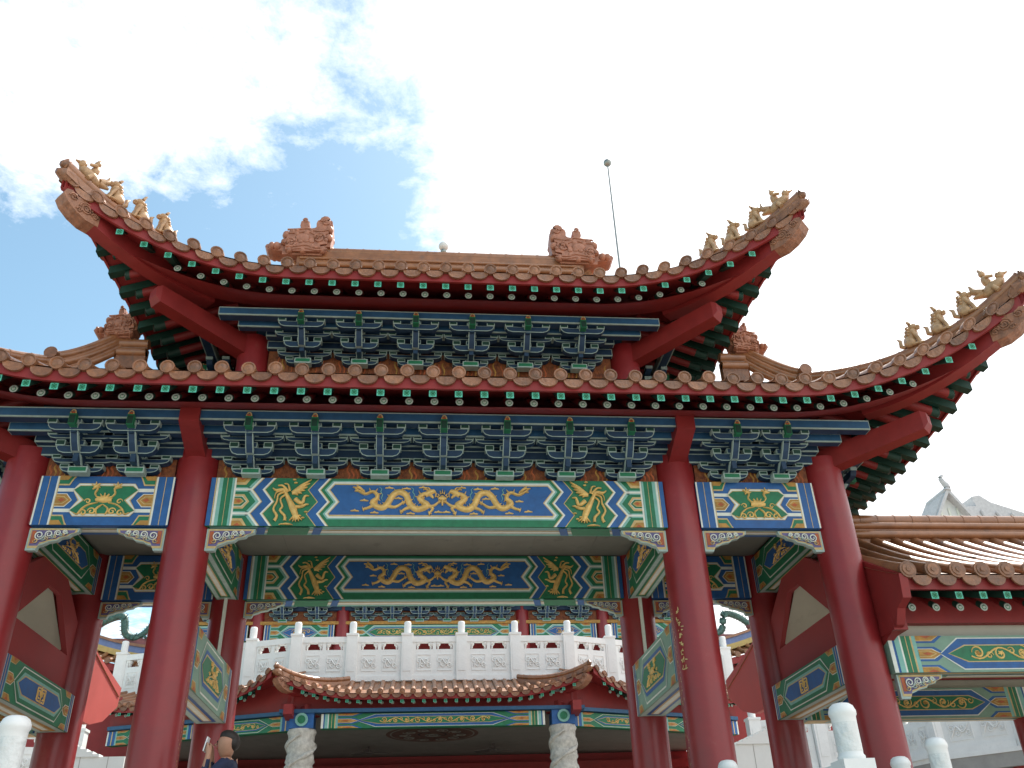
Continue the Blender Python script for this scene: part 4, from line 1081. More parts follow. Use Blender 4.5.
# porch beams
def hall_beam(x0, y0, x1, y1, z0, z1, kw, name='painted_beam', yt=.25):
    mb = MB(); L = sqrt((x1-x0)**2+(y1-y0)**2); ux, uy = (x1-x0)/L, (y1-y0)/L; nx, ny = uy, -ux
    mb.hexa([(x0,y0,z0),(x1,y1,z0),(x1-nx*yt,y1-ny*yt,z0),(x0-nx*yt,y0-ny*yt,z0),(x0,y0,z1),(x1,y1,z1),(x1-nx*yt,y1-ny*yt,z1),(x0-nx*yt,y0-ny*yt,z1)], kw.get('base', 'green_paint'))
    n = kw.pop('n', 1)
    for i in range(n):
        fr = lambda s, v, d, i=i: (x0+ux*(s+L/n*i)+nx*d*1.5, y0+uy*(s+L/n*i)+ny*d*1.5, z0+v)
        paint_C(Panel(mb, fr, L/n, z1-z0), **kw)
    return hpart(mb, name, fix=False)
hall_beam(HX-2.85, 24.0, HX+2.85, 24.0, 4.14, 4.49, dict(st=.42, lz=.62, border='blue_paint', inner='blue_paint', field='green_paint', motif='scroll'))
mb = MB(); mb.box(HX-3.9, HX+3.9, 23.9, 24.1, 4.51, 4.60, 'pale_blue'); mb.box(HX-3.9, HX+3.9, 24.12, 24.3, 4.60, 4.78, 'red_wood'); hpart(mb, 'purlin')
mb = MB(); mb.box(HX-3.75, HX+3.75, 24.14, 24.2, 4.78, 4.99, 'red_wood'); hpart(mb, 'eave_board')
for sx in (-1, 1):
    a, b = ((HX+3.6, 24.1), (HX+8.6, 25.9)) if sx > 0 else ((HX-8.6, 25.9), (HX-3.6, 24.1))
    hall_beam(a[0], a[1], b[0], b[1], 4.12, 4.47, dict(st=.3, lz=.4, border='green_paint', inner='blue_paint', field='green_paint', motif='scroll', n=2))
    mb = MB(); ang = math.atan2(b[1]-a[1], b[0]-a[0]); mb.hexa([(a[0],a[1]-.12,4.49),(b[0],b[1]-.12,4.49),(b[0],b[1]+.1,4.49),(a[0],a[1]+.1,4.49),(a[0],a[1]-.12,4.58),(b[0],b[1]-.12,4.58),(b[0],b[1]+.1,4.58),(a[0],a[1]+.1,4.58)], 'pale_blue'); hpart(mb, 'purlin')
    ta, tb = (5.3, 4.95) if sx > 0 else (4.95, 5.3)
    mb = MB(); mb.hexa([(a[0],a[1]+.02,4.585),(b[0],b[1]+.02,4.585),(b[0],b[1]+.08,4.585),(a[0],a[1]+.08,4.585),(a[0],a[1]+.02,ta),(b[0],b[1]+.02,tb),(b[0],b[1]+.08,tb),(a[0],a[1]+.08,ta)], 'red_wood'); hpart(mb, 'eave_board')
# porch ceiling with medallion, fans and dark interior wall
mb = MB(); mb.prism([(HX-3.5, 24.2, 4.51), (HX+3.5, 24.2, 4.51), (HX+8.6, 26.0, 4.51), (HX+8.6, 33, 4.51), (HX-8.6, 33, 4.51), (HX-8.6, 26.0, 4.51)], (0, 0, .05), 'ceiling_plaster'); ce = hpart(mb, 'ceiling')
mb = MB(); N = 48
for i, (r_, m_) in enumerate(((1.33,'medallion'),(1.22,'ceiling_plaster'),(1.17,'medallion'),(.42,'dark_void'),(.36,'medallion'))):
    mb.add([(HX+r_*cos(2*pi*j/N), 27.3+r_*sin(2*pi*j/N), 4.507-.003*i) for j in range(N)], [tuple(range(N))], m_)
p = Panel(mb, lambda s, v, d: (HX+s, 27.3+v, 4.493-d), 1, 1)
for i in range(10): p.spiral(.8*cos(2*pi*i/10), .8*sin(2*pi*i/10), .2, 1.5, 'ceiling_plaster', .03, 1 if i % 2 else -1, i)
p.spiral(0, 0, .25, 2, 'ceiling_plaster', .03)
mb.build('medallion', ce, fix=False)
mb = MB(); mb.box(HX-9.5, HX+9.5, 31.4, 31.7, 0, 4.5, 'red_wall'); mb.box(HX-9.5, HX+9.5, 30.9, 31.4, 3.95, 4.2, 'red_wood')
for i in range(9): x = HX-8+2*i; mb.box(x-.75, x+.75, 31.36, 31.4, .1, 3.6, 'dark_void')
hpart(mb, 'hall_wall')
for x, y in ((HX-1.9, 29.2), (HX+1.9, 29.2)):
    f = empty('ceiling_fan', (x, y, 4.51)); tag(f, ('dark ceiling fan under the porch ceiling, left of the medallion' if x < HX else 'dark ceiling fan under the porch ceiling, right of the medallion'), 'fan', 'ceiling fans in the porch')
    mb = MB(); mb.lathe([(.05,-.02),(.05,0)], (0,0,0), 'wire', 12); mb.tube([(0,0,0),(0,0,-.14)], .02, 'wire', 6); mb.build('rod', f)
    mb = MB(); mb.lathe([(.02,-.23),(.12,-.21),(.13,-.15),(.06,-.12)], (0,0,0), 'wire', 14); mb.build('motor', f)
    bsrc = None
    for i in range(3):
        if bsrc is None: mb = MB(); mb.hexa([(.08,-.07,-.20),(.66,-.08,-.20),(.66,.08,-.165),(.08,.07,-.165),(.08,-.07,-.185),(.66,-.08,-.185),(.66,.08,-.15),(.08,.07,-.15)],'wire'); bsrc = mb.build('blade', f, (0,0,0), .4)
        else: copy_to(bsrc, 'blade', f, (0,0,0), .4+2*pi*i/3)
# balcony
ZBAL = 5.57
mb = MB()
bal = [(HX-9.0, 27.25), (HX-3.81, 25.4), (HX+3.81, 25.4), (HX+9.0, 27.25)]
mb.prism([(x, y-.05, ZBAL-.02) for x, y in bal]+[(HX+9.0, 31, ZBAL-.02), (HX-9.0, 31, ZBAL-.02)], (0, 0, .12), 'white_marble'); hpart(mb, 'balcony_slab')
def post_mb(h=1.30, w=.15, fin=.36, rf=.10, m='white_marble'):
    mb = MB(); mb.box(-w, w, -w, w, 0, h-.02, m); mb.box(-w-.02, w+.02, -w-.02, w+.02, h-.06, h, m)
    mb.box(-w*.65, w*.65, -w-.012, -w, .25, h-.25, m)
    mb.lathe([(rf*.9, h), (rf, h+.03), (rf*.95, h+.06), (rf, h+.10), (rf, h+fin-.05), (rf*.85, h+fin-.015), (rf*.4, h+fin)], (0,0,0), m, 16); return mb
def panel_mb(L, h=1.22, th=.07, m='white_marble'):
    mb = MB(); a = L/2
    mb.box(-a, a, -th-.03, th+.03, 0, .14, m); mb.box(-a, a, -th, th, .14, .86, m)
    mb.box(-a, a, -th-.02, th+.02, h-.16, h, m)
    for x in (-a+.05, 0, a-.05): mb.box(x-.05, x+.05, -th+.004, th-.004, .86, h-.16, m)
    for c in (-a/2+.02, a/2-.02):
        hw = a/2-.09
        for x in (c-hw+.03, c+hw-.03): mb.ell((x, 0, h-.20), (.075, th+.01, .07), m, 12, 8); mb.ell((x, 0, h-.29), (.03, th, .05), m, 10, 6)
        # sunk carved field drawn by a raised frame and scrolls
        x0, x1, z0, z1 = c-hw+.02, c+hw-.02, .27, .72; y = -th
        for bx in ((x0,x1,z0,z0+.02),(x0,x1,z1-.02,z1),(x0,x0+.02,z0+.02,z1-.02),(x1-.02,x1,z0+.02,z1-.02)): mb.box(bx[0], bx[1], y-.015, y, bx[2], bx[3], m)
        p = Panel(mb, lambda s, v, d: (s, y-.002-d, v), 1, 1)
        for k in range(4): p.spiral(c+(k-1.5)*hw*.42, .49+.06*(-1)**k, .08, 1.5, m, .016, (-1)**k, k)
        p.ribbon(smoothpath([(x0+.06,.36),(c-.08,.58),(c+.05,.44),(x1-.06,.62)],4), .02, m)
    return mb
posts = [(HX-3.81+1.524*i, 25.4) for i in range(6)]
def bal_run(pts, zb, own, src, Lp=None, names=('balcony_post', 'balcony_panel'), off=(0,0,0)):
    """posts at pts and a panel between each pair"""
    for i, (x, y) in enumerate(pts):
        loc = (x-off[0], y-off[1], zb-off[2])
        if 'post' not in src: src['post'] = post_mb().build(names[0], own, loc)
        else: copy_to(src['post'], names[0], own, loc)
    for (xa, ya), (xb, yb) in zip(pts[:-1], pts[1:]):
        L = sqrt((xb-xa)**2+(yb-ya)**2)-.30; a = math.atan2(yb-ya, xb-xa); loc = ((xa+xb)/2-off[0], (ya+yb)/2-off[1], zb-off[2])
        key = round(L, 1)
        if key not in src: src[key] = panel_mb(L).build(names[1], own, loc, a)
        else: copy_to(src[key], names[1], own, loc, a)
src = {}
lp = lambda A, B, n: [(A[0]+(B[0]-A[0])*i/n, A[1]+(B[1]-A[1])*i/n) for i in range(n+1)]
bal_run(posts, ZBAL, hall, src, off=(HX, 27, 0))
bal_run(lp((HX+3.81, 25.4), (HX+9.0, 27.25), 4)[1:], ZBAL, hall, src, off=(HX, 27, 0)); bal_run(lp((HX-9.0, 27.25), (HX-3.81, 25.4), 4)[:-1], ZBAL, hall, src, off=(HX, 27, 0))
for sx in (-1, 1):
    A = (HX+sx*3.81, 25.4); B = (HX+sx*5.1075, 25.8625); L = sqrt((A[0]-B[0])**2+(A[1]-B[1])**2)-.3
    copy_to(src[round(L, 1)], 'balcony_panel', hall, ((A[0]+B[0])/2-HX, (A[1]+B[1])/2-27, ZBAL), math.atan2(abs(B[1]-A[1])*sx, abs(B[0]-A[0])))
# upper storey
for x in (-8.2, -5.5, -2.86, 2.86, 5.5, 8.2):
    mb = MB(); mb.lathe([(.23, ZBAL), (.23, 8.9)], (HX+x, 28.5, 0), 'red_lacquer', 20); hpart(mb, 'upper_column')
mb = MB(); mb.box(HX-8.4, HX+8.4, 30.2, 30.4, ZBAL, 9, 'red_wall')
for i in range(8): x = HX-7+2*i; mb.box(x-.7, x+.7, 30.16, 30.2, ZBAL+.2, 7.4, 'dark_void')
hpart(mb, 'upper_wall')
for x0, x1 in ((-8, -5.75), (-5.25, -3.1), (-2.6, 2.6), (3.1, 5.25), (5.75, 8)):
    hall_beam(HX+x0, 28.35, HX+x1, 28.35, 7.50, 7.98, dict(st=.2, lz=.35, border='cyan_paint', inner='blue_paint', field='green_paint' if x0 == -2.6 else 'blue_paint', motif='scroll'))
    mb = MB(); mb.box(HX+x0-.2, HX+x1+.2, 28.4, 28.5, 7.985, 8.6, 'flame_board'); mb.box(HX+x0-.2, HX+x1+.2, 28.3, 28.4, 7.985, 8.08, 'orange_paint'); mb.box(HX+x0-.2, HX+x1+.2, 27.85, 28.0, 8.62, 8.72, 'pale_blue'); mb.box(HX+x0-.2, HX+x1+.2, 28.25, 28.39, 8.42, 8.55, 'bracket_blue'); hpart(mb, 'flame_panel')
    n = max(2, round((x1-x0)/.86))
    for i in range(n):
        x = HX+x0+(x1-x0)*(i+.5)/n
        q = copy_to(lowb, 'bracket_set', hall, (x-HX, 28.33-27, 8.06-4.65*1.1)); q.scale = (1.2, 1.0, 1.1)
RT = Roof(HX, 32, 8.7, 32-26.7, .6, .9, 3, 8.95, .33, .12, 6, 0., sp=.32)
tr = simple_roof(RT, 'upper_roof', 'FLR', 'F'); copy_rafters(RT, tr, 'F', lambda x, y: abs(x) > 7.2)
# swooping wing ridges with glazed dragons
for sx in (-1, 1):
    w = empty('side_hall', (HX+sx*11, 29.5, 0)); tag(w, ('left' if sx < 0 else 'right')+' side hall with swooping blue and yellow ridge, seen beside the gate column', 'hall', 'side halls')
    def wp(mb, name, **k):
        o = mb.build(name, w, **k); o.location = (-(HX+sx*11), -29.5, 0); return o
    xs = [HX+sx*(8.2+.3*i) for i in range(20)]
    zc = lambda x: 6.80+.055*(abs(x-HX)-8.2)+.075*(abs(x-HX)-8.2)**2
    for dz0, dz1, m_, y0, y1, nm in ((0, .17, 'ridge_yellow', 27.85, 28.15, 'ridge_base'), (.17, .36, 'ridge_blue', 27.9, 28.1, 'ridge_band'), (.36, .44, 'ridge_tile', 27.85, 28.15, 'ridge_cap')):
        mb = MB(); vs = []
        for x in xs: vs += [(x, y0, zc(x)+dz0), (x, y1, zc(x)+dz0), (x, y1, zc(x)+dz1), (x, y0, zc(x)+dz1)]
        mb.add(vs, [(i*4+j, i*4+(j+1) % 4, i*4+4+(j+1) % 4, i*4+4+j) for i in range(len(xs)-1) for j in range(4)]+[(0,1,2,3)], m_); wp(mb, nm)
    mb = MB(); vs = []
    for x in xs:
        vs += [(x, 28, zc(x)), (x, 27.6, zc(x)-.22), (x, 27.2, zc(x)-.34)]
    mb.add(vs, [(i*3+j, i*3+j+1, i*3+j+4, i*3+j+3) for i in range(len(xs)-1) for j in range(2)], 'tile')
    for x in xs:
        mb.tube([(x, 28, zc(x)+.03), (x, 27.6, zc(x)-.19), (x, 27.2, zc(x)-.31)], .07, 'tile', 8); mb.tube([(x, 27.16, zc(x)-.31), (x, 27.2, zc(x)-.31)], .09, 'tile_end', 10)
    wr = wp(mb, 'side_roof')
    mb = MB(); vs = []
    for x in xs: vs += [(x, 27.22, zc(x)-.36), (x, 27.22, zc(x)-.56), (x, 27.3, zc(x)-.56), (x, 27.3, zc(x)-.36)]
    mb.add(vs, [(i*4+j, i*4+(j+1) % 4, i*4+4+(j+1) % 4, i*4+4+j) for i in range(len(xs)-1) for j in range(4)], 'red_wood'); mb.build('fascia_board', wr)
    rs = None
    for x in xs[1:-1]:
        for dy, dz in ((.03, -.62), (.32, -.78)):
            if rs is None: rs = rafter_mb('fly').build('flying_rafter', wr, (x, 27.22+dy, zc(x)+dz))
            else: copy_to(rs, 'flying_rafter', wr, (x, 27.22+dy, zc(x)+dz))
    mb = MB(); vs = []
    for x in xs: vs += [(x, 27.3, zc(x)-.55), (x, 28.6, zc(x)-.3)]
    mb.add(vs, [(i*2, i*2+1, i*2+3, i*2+2) for i in range(len(xs)-1)], 'red_wood'); mb.box(*sorted((HX+sx*8.2, HX+sx*14)), 28.2, 28.4, 0, 6.75, 'red_wall'); wp(mb, 'side_wall')
    # dragon on the ridge
    d = MB(); z0 = zc(HX+sx*9.4)+.44
    pth = smoothpath([(HX+sx*10.3, 28, zc(HX+sx*10.3)+.5), (HX+sx*9.9, 28, zc(HX+sx*9.9)+.95), (HX+sx*9.45, 28, z0+.75), (HX+sx*9.3, 28, z0+.25), (HX+sx*9.0, 28, z0+.1), (HX+sx*8.75, 28, z0+.25), (HX+sx*8.5, 28, z0+.6), (HX+sx*8.25, 28, z0+.75)], 5)
    n = len(pth); d.tube(pth, [.04+.075*sin(pi*min(1, .25+.75*i/(n-1))) for i in range(n)], 'dragon_glaze', 9)
    for i in range(1, n-1):
        a, b = pth[i-1], pth[i+1]; tx, tz = b[0]-a[0], b[2]-a[2]; q = sqrt(tx*tx+tz*tz) or 1
        for sg in (-1, 1): d.tube([pth[i], (pth[i][0]-sg*tz/q*(.17 if sg == sx else .12), 28+.04*sg, pth[i][2]+sg*tx/q*(.17 if sg == sx else .12)+.03)], [.04,.004], 'dragon_red' if sg == sx else 'dragon_glaze', 5)
    h = pth[0]
    d.ell((h[0], 28, h[2]), (.2,.12,.14), 'dragon_red')
    for a in (-.5, -.1, .3, .8, 1.2): d.tube([h, (h[0]+sx*.25*cos(a), 28-.05, h[2]+.15+.25*sin(a)), (h[0]+sx*.42*cos(a+.3), 28, h[2]+.2+.4*sin(a+.3))], [.05,.03,.004], 'dragon_red', 5)
    for i in (8, 16, 24): 
        b = pth[i]; d.tube([b, (b[0]-sx*.2, 27.9, b[2]-.15), (b[0]-sx*.32, 27.9, b[2]+.05)], [.06,.04,.01], 'dragon_glaze', 6)
    for t in (-.12, 0, .12): d.tube([pth[-1], (pth[-1][0]-sx*.25, 28, pth[-1][2]+t), (pth[-1][0]-sx*.45, 28, pth[-1][2]+t*2.5+.05)], [.06,.05,.004], 'dragon_red', 6)
    d.box(HX+sx*9.0-.7, HX+sx*9.0+.7, 27.95, 28.05, zc(HX+sx*9.0)+.2, z0+.08, 'dragon_red')
    o = d.build('glazed_dragon'); tag(o, 'green and red glazed dragon coiling on the swooping ridge of the '+('left' if sx < 0 else 'right')+' side hall', 'dragon statue', 'glazed ridge dragons')

# side terraces, white walls
for sx in (-1, 1):
    sd = 'right' if sx > 0 else 'left'
    t = empty('white_terrace', (sx*11.5, 22.5, 0)); tag(t, 'white marble terrace balustrade with grey slab at the far '+sd+', below the corridor beam', 'balustrade', 'side terraces')
    poly = [(8.4, 23.7), (9.9, 23.2), (11.8, 22.7), (12.1, 21.5), (13.3, 20.1), (15.0, 19.6)]
    pts = [(sx*x, y) for x, y in poly]; zb = 2.86
    s2 = {}
    off = (sx*11.5, 22.5, 0)
    for i, (x, y) in enumerate(pts):
        loc = (x-off[0], y-off[1], zb)
        if 'p' not in s2: s2['p'] = post_mb().build('balcony_post', t, loc)
        else: copy_to(s2['p'], 'balcony_post', t, loc)
    for (xa, ya), (xb, yb) in zip(pts[:-1], pts[1:]):
        L = sqrt((xb-xa)**2+(yb-ya)**2)-.3
        a = math.atan2(yb-ya, xb-xa)
        if sx < 0: a += pi
        panel_mb(L).build('balcony_panel', t, ((xa+xb)/2-off[0], (ya+yb)/2-off[1], zb), a)
    mb = MB(); base = [(x-off[0], y-off[1]-.14, zb-.40) for x, y in pts]+[(sx*15-off[0], 26-off[1], zb-.40), (sx*8.4-off[0], 26-off[1], zb-.40)]
    mb.prism(base, (0, 0, .30), 'slab_concrete'); mb.prism([(x, y-.04, z+.30) for x, y, z in base], (0,0,.10), 'white_marble'); mb.build('terrace_slab', t)
    for (xa, ya), (xb, yb) in zip(pts[2:-1], pts[3:]):
        A, B = ((xa, ya+.3), (xb, yb+.3)) if sx > 0 else ((xb, yb+.3), (xa, ya+.3))
        L = sqrt((B[0]-A[0])**2+(B[1]-A[1])**2); ux, uy = (B[0]-A[0])/L, (B[1]-A[1])/L; nx, ny = uy, -ux
        mb = MB(); z0, z1 = 2.1, 2.55; yt = .25
        mb.hexa([(A[0]-off[0],A[1]-off[1],z0),(B[0]-off[0],B[1]-off[1],z0),(B[0]-off[0]-nx*yt,B[1]-off[1]-ny*yt,z0),(A[0]-off[0]-nx*yt,A[1]-off[1]-ny*yt,z0),(A[0]-off[0],A[1]-off[1],z1),(B[0]-off[0],B[1]-off[1],z1),(B[0]-off[0]-nx*yt,B[1]-off[1]-ny*yt,z1),(A[0]-off[0]-nx*yt,A[1]-off[1]-ny*yt,z1)], 'blue_paint')
        fr = lambda s, v, d: (A[0]-off[0]+ux*s+nx*d*1.5, A[1]-off[1]+uy*s+ny*d*1.5, z0+v)
        paint_C(Panel(mb, fr, L, z1-z0), st=.2, lz=.25, border='cyan_paint', inner='blue_paint', field='orange_paint', motif='none'); mb.build('painted_beam', t, fix=False)
    for x, y in pts[2:]:
        mb = MB(); mb.lathe([(.2,0),(.2,2.58)], (x-off[0], y-off[1]+.35, 0), 'red_lacquer', 18); mb.build('column', t)
    mb = MB(); mb.box(*sorted((sx*8.6-off[0], sx*15-off[0])), 24.6-off[1], 24.8-off[1], 0, 2.58, 'red_wall'); mb.build('back_wall', t)
    # plain white wall with stepped coping
    wv = MB(); wv.box(*sorted((sx*6.75, sx*8.3)), 22, 22.25, 0, 3.28, 'white_wall')
    for i in range(7): wv.box(*sorted((sx*(7.3+.14*i), sx*8.3)), 21.96-.001*i, 22.26+.001*i, 3.28+.055*i, 3.335+.055*i, 'white_wall')
    for x in (7.1, 7.7, 8.2): wv.box(*sorted((sx*x-.006, sx*x+.006)), 21.994, 22, 0, 3.28, 'slab_concrete')
    tag(wv.build('courtyard_parapet'), label='plain white rendered wall seen between the '+sd+' columns under a green eave', cat='wall', group='white courtyard walls')
    ev = MB()
    for i in range(16):
        y = 21.6-.22*i; z = 3.95+.03*i; ev.hexa([(sx*8.4, y, z), (sx*7.2, y, z-.35), (sx*7.2, y+.1, z-.35), (sx*8.4, y+.1, z), (sx*8.4, y, z+.1), (sx*7.2, y, z-.25), (sx*7.2, y+.1, z-.25), (sx*8.4, y+.1, z+.1)], 'dark_green')
    # (eave is carried by the corridor's far pavilion: skipped as it is out of sight)

# ==================================================================  foreground balustrades, person
def stair_rail(x, ys, label, sx):
    r = empty('stair_balustrade', (x, ys[0], 0)); tag(r, label, 'balustrade', 'white stair balustrades')
    s = None
    for y in ys:
        mb = MB(); m = 'white_marble'
        mb.box(-.115,.115,-.115,.115,0,.86,m); mb.lathe([(.094,.86),(.098,.875),(.098,.885),(.087,.90),(.086,1.0),(.088,1.10),(.090,1.155),(.099,1.17),(.099,1.195),(.092,1.21),(.084,1.23),(.06,1.248),(.02,1.256)], (0,0,0), m, 28)
        mb.lathe([(.0885,.915),(.0885,1.145)], (0,0,0), 'carved_marble', 28)
        if s is None: s = mb.build('post', r, (0,0,0))
        else: copy_to(s, 'post', r, (0, y-ys[0], 0))
    for a, b in zip(ys[:-1], ys[1:]):
        L = abs(b-a)-.23
        mb = panel_mb(L, .84, .06); mb.build('panel', r, (0, (a+b)/2-ys[0], 0), pi/2)
    if len(ys) == 1: panel_mb(1.0, .84, .06).build('panel', r, (0, .62, 0), pi/2)
    return r
stair_rail(-2.93, (6.6,), 'white marble stair balustrade with round topped carved posts at the lower left corner', -1)
stair_rail(2.865, (6.6, 9.4), 'white marble stair balustrade with the tallest carved post, left of the right outer column', 1)
q = stair_rail(4.46, (8.25, 9.42), 'white marble balustrade with two low round posts at the foot of the right outer column', 1); q.rotation_euler.z = -.19

def build_person():
    r = empty('person', (-2.10, 9.6, 0)); tag(r, 'person in navy shirt holding a white phone up to the face, beside the left column', 'person')
    # faces -x ; skeleton joints with skin radii
    J = {'pel': (0,0,.88,.13,.15), 'waist': (0,0,1.02,.12,.145), 'chest': (.01,0,1.20,.125,.165), 'sh': (.01,0,1.33,.09,.13), 'neck': (-.0,0,1.40,.055,.055), 'hd0': (-.02,0,1.46,.095,.085), 'hd1': (-.015,0,1.54,.125,.10), 'hd2': (-.005,0,1.60,.10,.085)}
    E = [('pel','waist'),('waist','chest'),('chest','sh'),('sh','neck'),('neck','hd0'),('hd0','hd1'),('hd1','hd2')]
    for s, n in ((-1,'r'),(1,'l')):
        J['hip'+n] = (0,s*.10,.82,.09,.09); J['kn'+n] = (-.02,s*.11,.46,.06,.06); J['an'+n] = (.02,s*.11,.09,.042,.042); J['to'+n] = (-.16,s*.12,.035,.03,.04)
        E += [('pel','hip'+n),('hip'+n,'kn'+n),('kn'+n,'an'+n),('an'+n,'to'+n)]
        J['sho'+n] = (.01,s*.19,1.32,.06,.06); J['el'+n] = (-.16,s*.24,1.16,.045,.045); J['wr'+n] = (-.165,s*.085,1.41,.028,.028); J['pa'+n] = (-.168,s*.062,1.48,.03,.022)
        E += [('sh','sho'+n),('sho'+n,'el'+n),('el'+n,'wr'+n),('wr'+n,'pa'+n)]
        for k in range(4):
            dz = .012*k; L = (.95,1.05,1.,.8)[k]
            a, b = 'f%d%sa' % (k, n), 'f%d%sb' % (k, n)
            J[a] = (-.190-.004*k, s*(.068-.004*k), 1.525-.02*k+.0, .0095, .0095); J[b] = (-.206, s*(.068-.045*L), 1.535-.022*k, .008, .008)
            E += [('pa'+n, a), (a, b)]
        J['th'+n] = (-.16, s*.035, 1.515, .010, .010); J['tt'+n] = (-.182, s*.015, 1.535, .0085, .0085); E += [('pa'+n,'th'+n),('th'+n,'tt'+n)]
    ks = list(J); me = bpy.data.meshes.new('person_body'); me.from_pydata([J[k][:3] for k in ks], [(ks.index(a), ks.index(b)) for a, b in E], [])
    o = bpy.data.objects.new('body', me); COL.objects.link(o)
    sk = o.modifiers.new('skin', 'SKIN'); sk.use_smooth_shade = True
    lay = me.skin_vertices[0].data if me.skin_vertices else None
    if lay is None:
        bm = bmesh.new(); bm.from_mesh(me); bm.verts.layers.skin.verify(); bm.to_mesh(me); bm.free(); lay = me.skin_vertices[0].data
    for i, k in enumerate(ks): lay[i].radius = J[k][3:5]; lay[i].use_root = (k == 'pel')
    sb = o.modifiers.new('sub', 'SUBSURF'); sb.levels = 2; sb.render_levels = 2
    dg = bpy.context.evaluated_depsgraph_get(); m2 = bpy.data.meshes.new_from_object(o.evaluated_get(dg))
    o.modifiers.clear(); o.data = m2; m2.materials.clear()
    for m in ('skin', 'navy_cloth', 'trousers', 'shoe'): m2.materials.append(MATS[m])
    for f in m2.polygons:
        c = f.center; f.use_smooth = True
        if c.z < .07: f.material_index = 3
        elif c.z < .93: f.material_index = 2
        elif c.z < 1.375 and not (c.x < -.165 and c.z > 1.30): f.material_index = 1
        else: f.material_index = 0
    o.parent = r
    mb = MB(); mb.tube([(-.105,0,1.545),(-.128,0,1.52),(-.11,0,1.512)], [.012,.016,.01], 'skin', 8); mb.build('nose', r)
    for s in (-1,1):
        mb = MB(); mb.ell((-.005,s*.08,1.525), (.018,.010,.030), 'skin', 8, 6); mb.build('ear', r)
        mb = MB(); mb.ell((-.101,s*.032,1.548), (.008,.012,.008), 'hair', 8, 6); mb.build('eye', r)
    mb = MB(); mb.tube([(-.103,-.025,1.487),(-.110,0,1.489),(-.103,.025,1.487)], .006, 'vermilion', 6); mb.build('mouth', r)
    mb = MB(); mb.ell((.004,0,1.585), (.100,.088,.070), 'hair', 18, 12, tilt=.35); mb.ell((.045,0,1.535), (.065,.082,.075), 'hair', 16, 10); mb.build('hair', r)
    ph = MB(); ph.hexa([(-.232,-.055,1.46),(-.220,-.055,1.46),(-.220,.055,1.46),(-.232,.055,1.46),(-.205,-.055,1.59),(-.193,-.055,1.59),(-.193,.055,1.59),(-.205,.055,1.59)], 'paper')
    q = ph.build('phone', None, (-2.10, 9.6, 0)); tag(q, 'white phone held up in front of the face of the person in navy', 'phone')
    ph2 = MB(); ph2.tube([(-.205,-.02,1.575),(-.216,-.02,1.573)], .008, 'wire', 8); ph2.build('camera_lens', q)
build_person()

# cable slung from the eave to the corridor roof
mb = MB(); a, b = (5.95, 12.6, 5.05), (6.9, 9.9, 3.55)
mb.tube([(a[0]+(b[0]-a[0])*t, a[1]+(b[1]-a[1])*t, a[2]+(b[2]-a[2])*t-.12*sin(pi*t)) for t in [i/16 for i in range(17)]], .007, 'wire', 6)
tag(mb.build('cable'), 'thin dark cable slung from the right eave down to the corridor roof', 'cable')

# far hall roofs at the right
def far_gable(x, y, z, w, h, L, label):
    r = empty('distant_roof', (x, y, 0)); tag(r, label, 'roof')
    mb = MB(); mb.prism([(-w, 0, z), (w, 0, z), (0, 0, z+h)], (0, .3, 0), 'white_wall'); mb.box(-w, w, .05, 12, 0, z, 'hazed_grey'); mb.build('gable', r)
    for sg in (-1, 1):
        mb = MB(); mb.prism([(0, -.5, z+h+.05), (0, -.5, z+h+.35), (sg*(w+.35), -.5, z-.35), (sg*(w+.35), -.5, z-.6)], (0, L, 0), 'hazed_grey')
        for i in range(12): mb.tube([(0, -.2+i*L/12, z+h+.33), (sg*(w+.35), -.2+i*L/12, z-.3)], .09, 'hazed_grey', 7)
        mb.build('roof_slope', r)
    mb = MB()
    for i in range(3): mb.box(-.5+.5*i-.06, -.5+.5*i+.06, -.06, -.005, z+.05, z+h*.45, 'white_paint')
    mb.build('gable_slats', r)
    mb = MB(); mb.tube(smoothpath([(0,-.4,z+h+.2),(.05,-.4,z+h+.45),(-.12,-.4,z+h+.75),(-.2,-.4,z+h+1.0),(-.02,-.4,z+h+1.15)],4), [.22-.009*i for i in range(17)], 'hazed_grey', 8)
    mb.tube([(0,-.4,z+h+.2),(0,L-.5,z+h+.2)], .22, 'hazed_grey', 8); mb.build('finial', r)
    return r
far_gable(29.75, 45, 18.55, .95, 1.35, 2.2, 'pale far gable roof with a carved finial at right, above the corridor ridge')
def far_hip(x, y, z):
    mb = MB()
    mb.prism([(-3, 0, z), (5, 0, z-.2), (2.6, 0, z+.55), (.6, 0, z+1.25), (0, 0, z+1.7), (-.5, 0, z+1.6), (-.4, 0, z+1.0), (-2.2, 0, z+.9)], (0, 8, 0), 'hazed_grey')
    for i in range(6): mb.tube([(-2+i*.9, -.05, z+.9-.1*i), (-2.2+i*1.1, -.1, z-.1)], .1, 'hazed_grey', 6)
    mb.box(-2.5, 4, .5, 7.5, 0, z-.2, 'hazed_grey')
    o = mb.build('distant_roof', None, (x, y, 0)); tag(o, 'far grey roof with an upturned corner, right of the pale far gable', 'roof')
far_hip(32.6, 46, 18.75)

# ==================================================================  ground and steps
mb = MB(); mb.add([(-400,-400,-1.6),(400,-400,-1.6),(400,400,-1.6),(-400,400,-1.6)], [(0,1,2,3)], 'paving'); tag(mb.build('ground'), kind='structure')
mb = MB(); mb.box(-16, 16, 6.3, 60, -1.6, -.002, 'paving'); tag(mb.build('platform'), kind='structure')
mb = MB()
for i in range(10): mb.box(-2.75, 2.75, 3.3+.3*i, 6.3, -1.6+.16*i, -1.6+.16*(i+1)-.003, 'slab_concrete')
tag(mb.build('steps'), kind='structure')

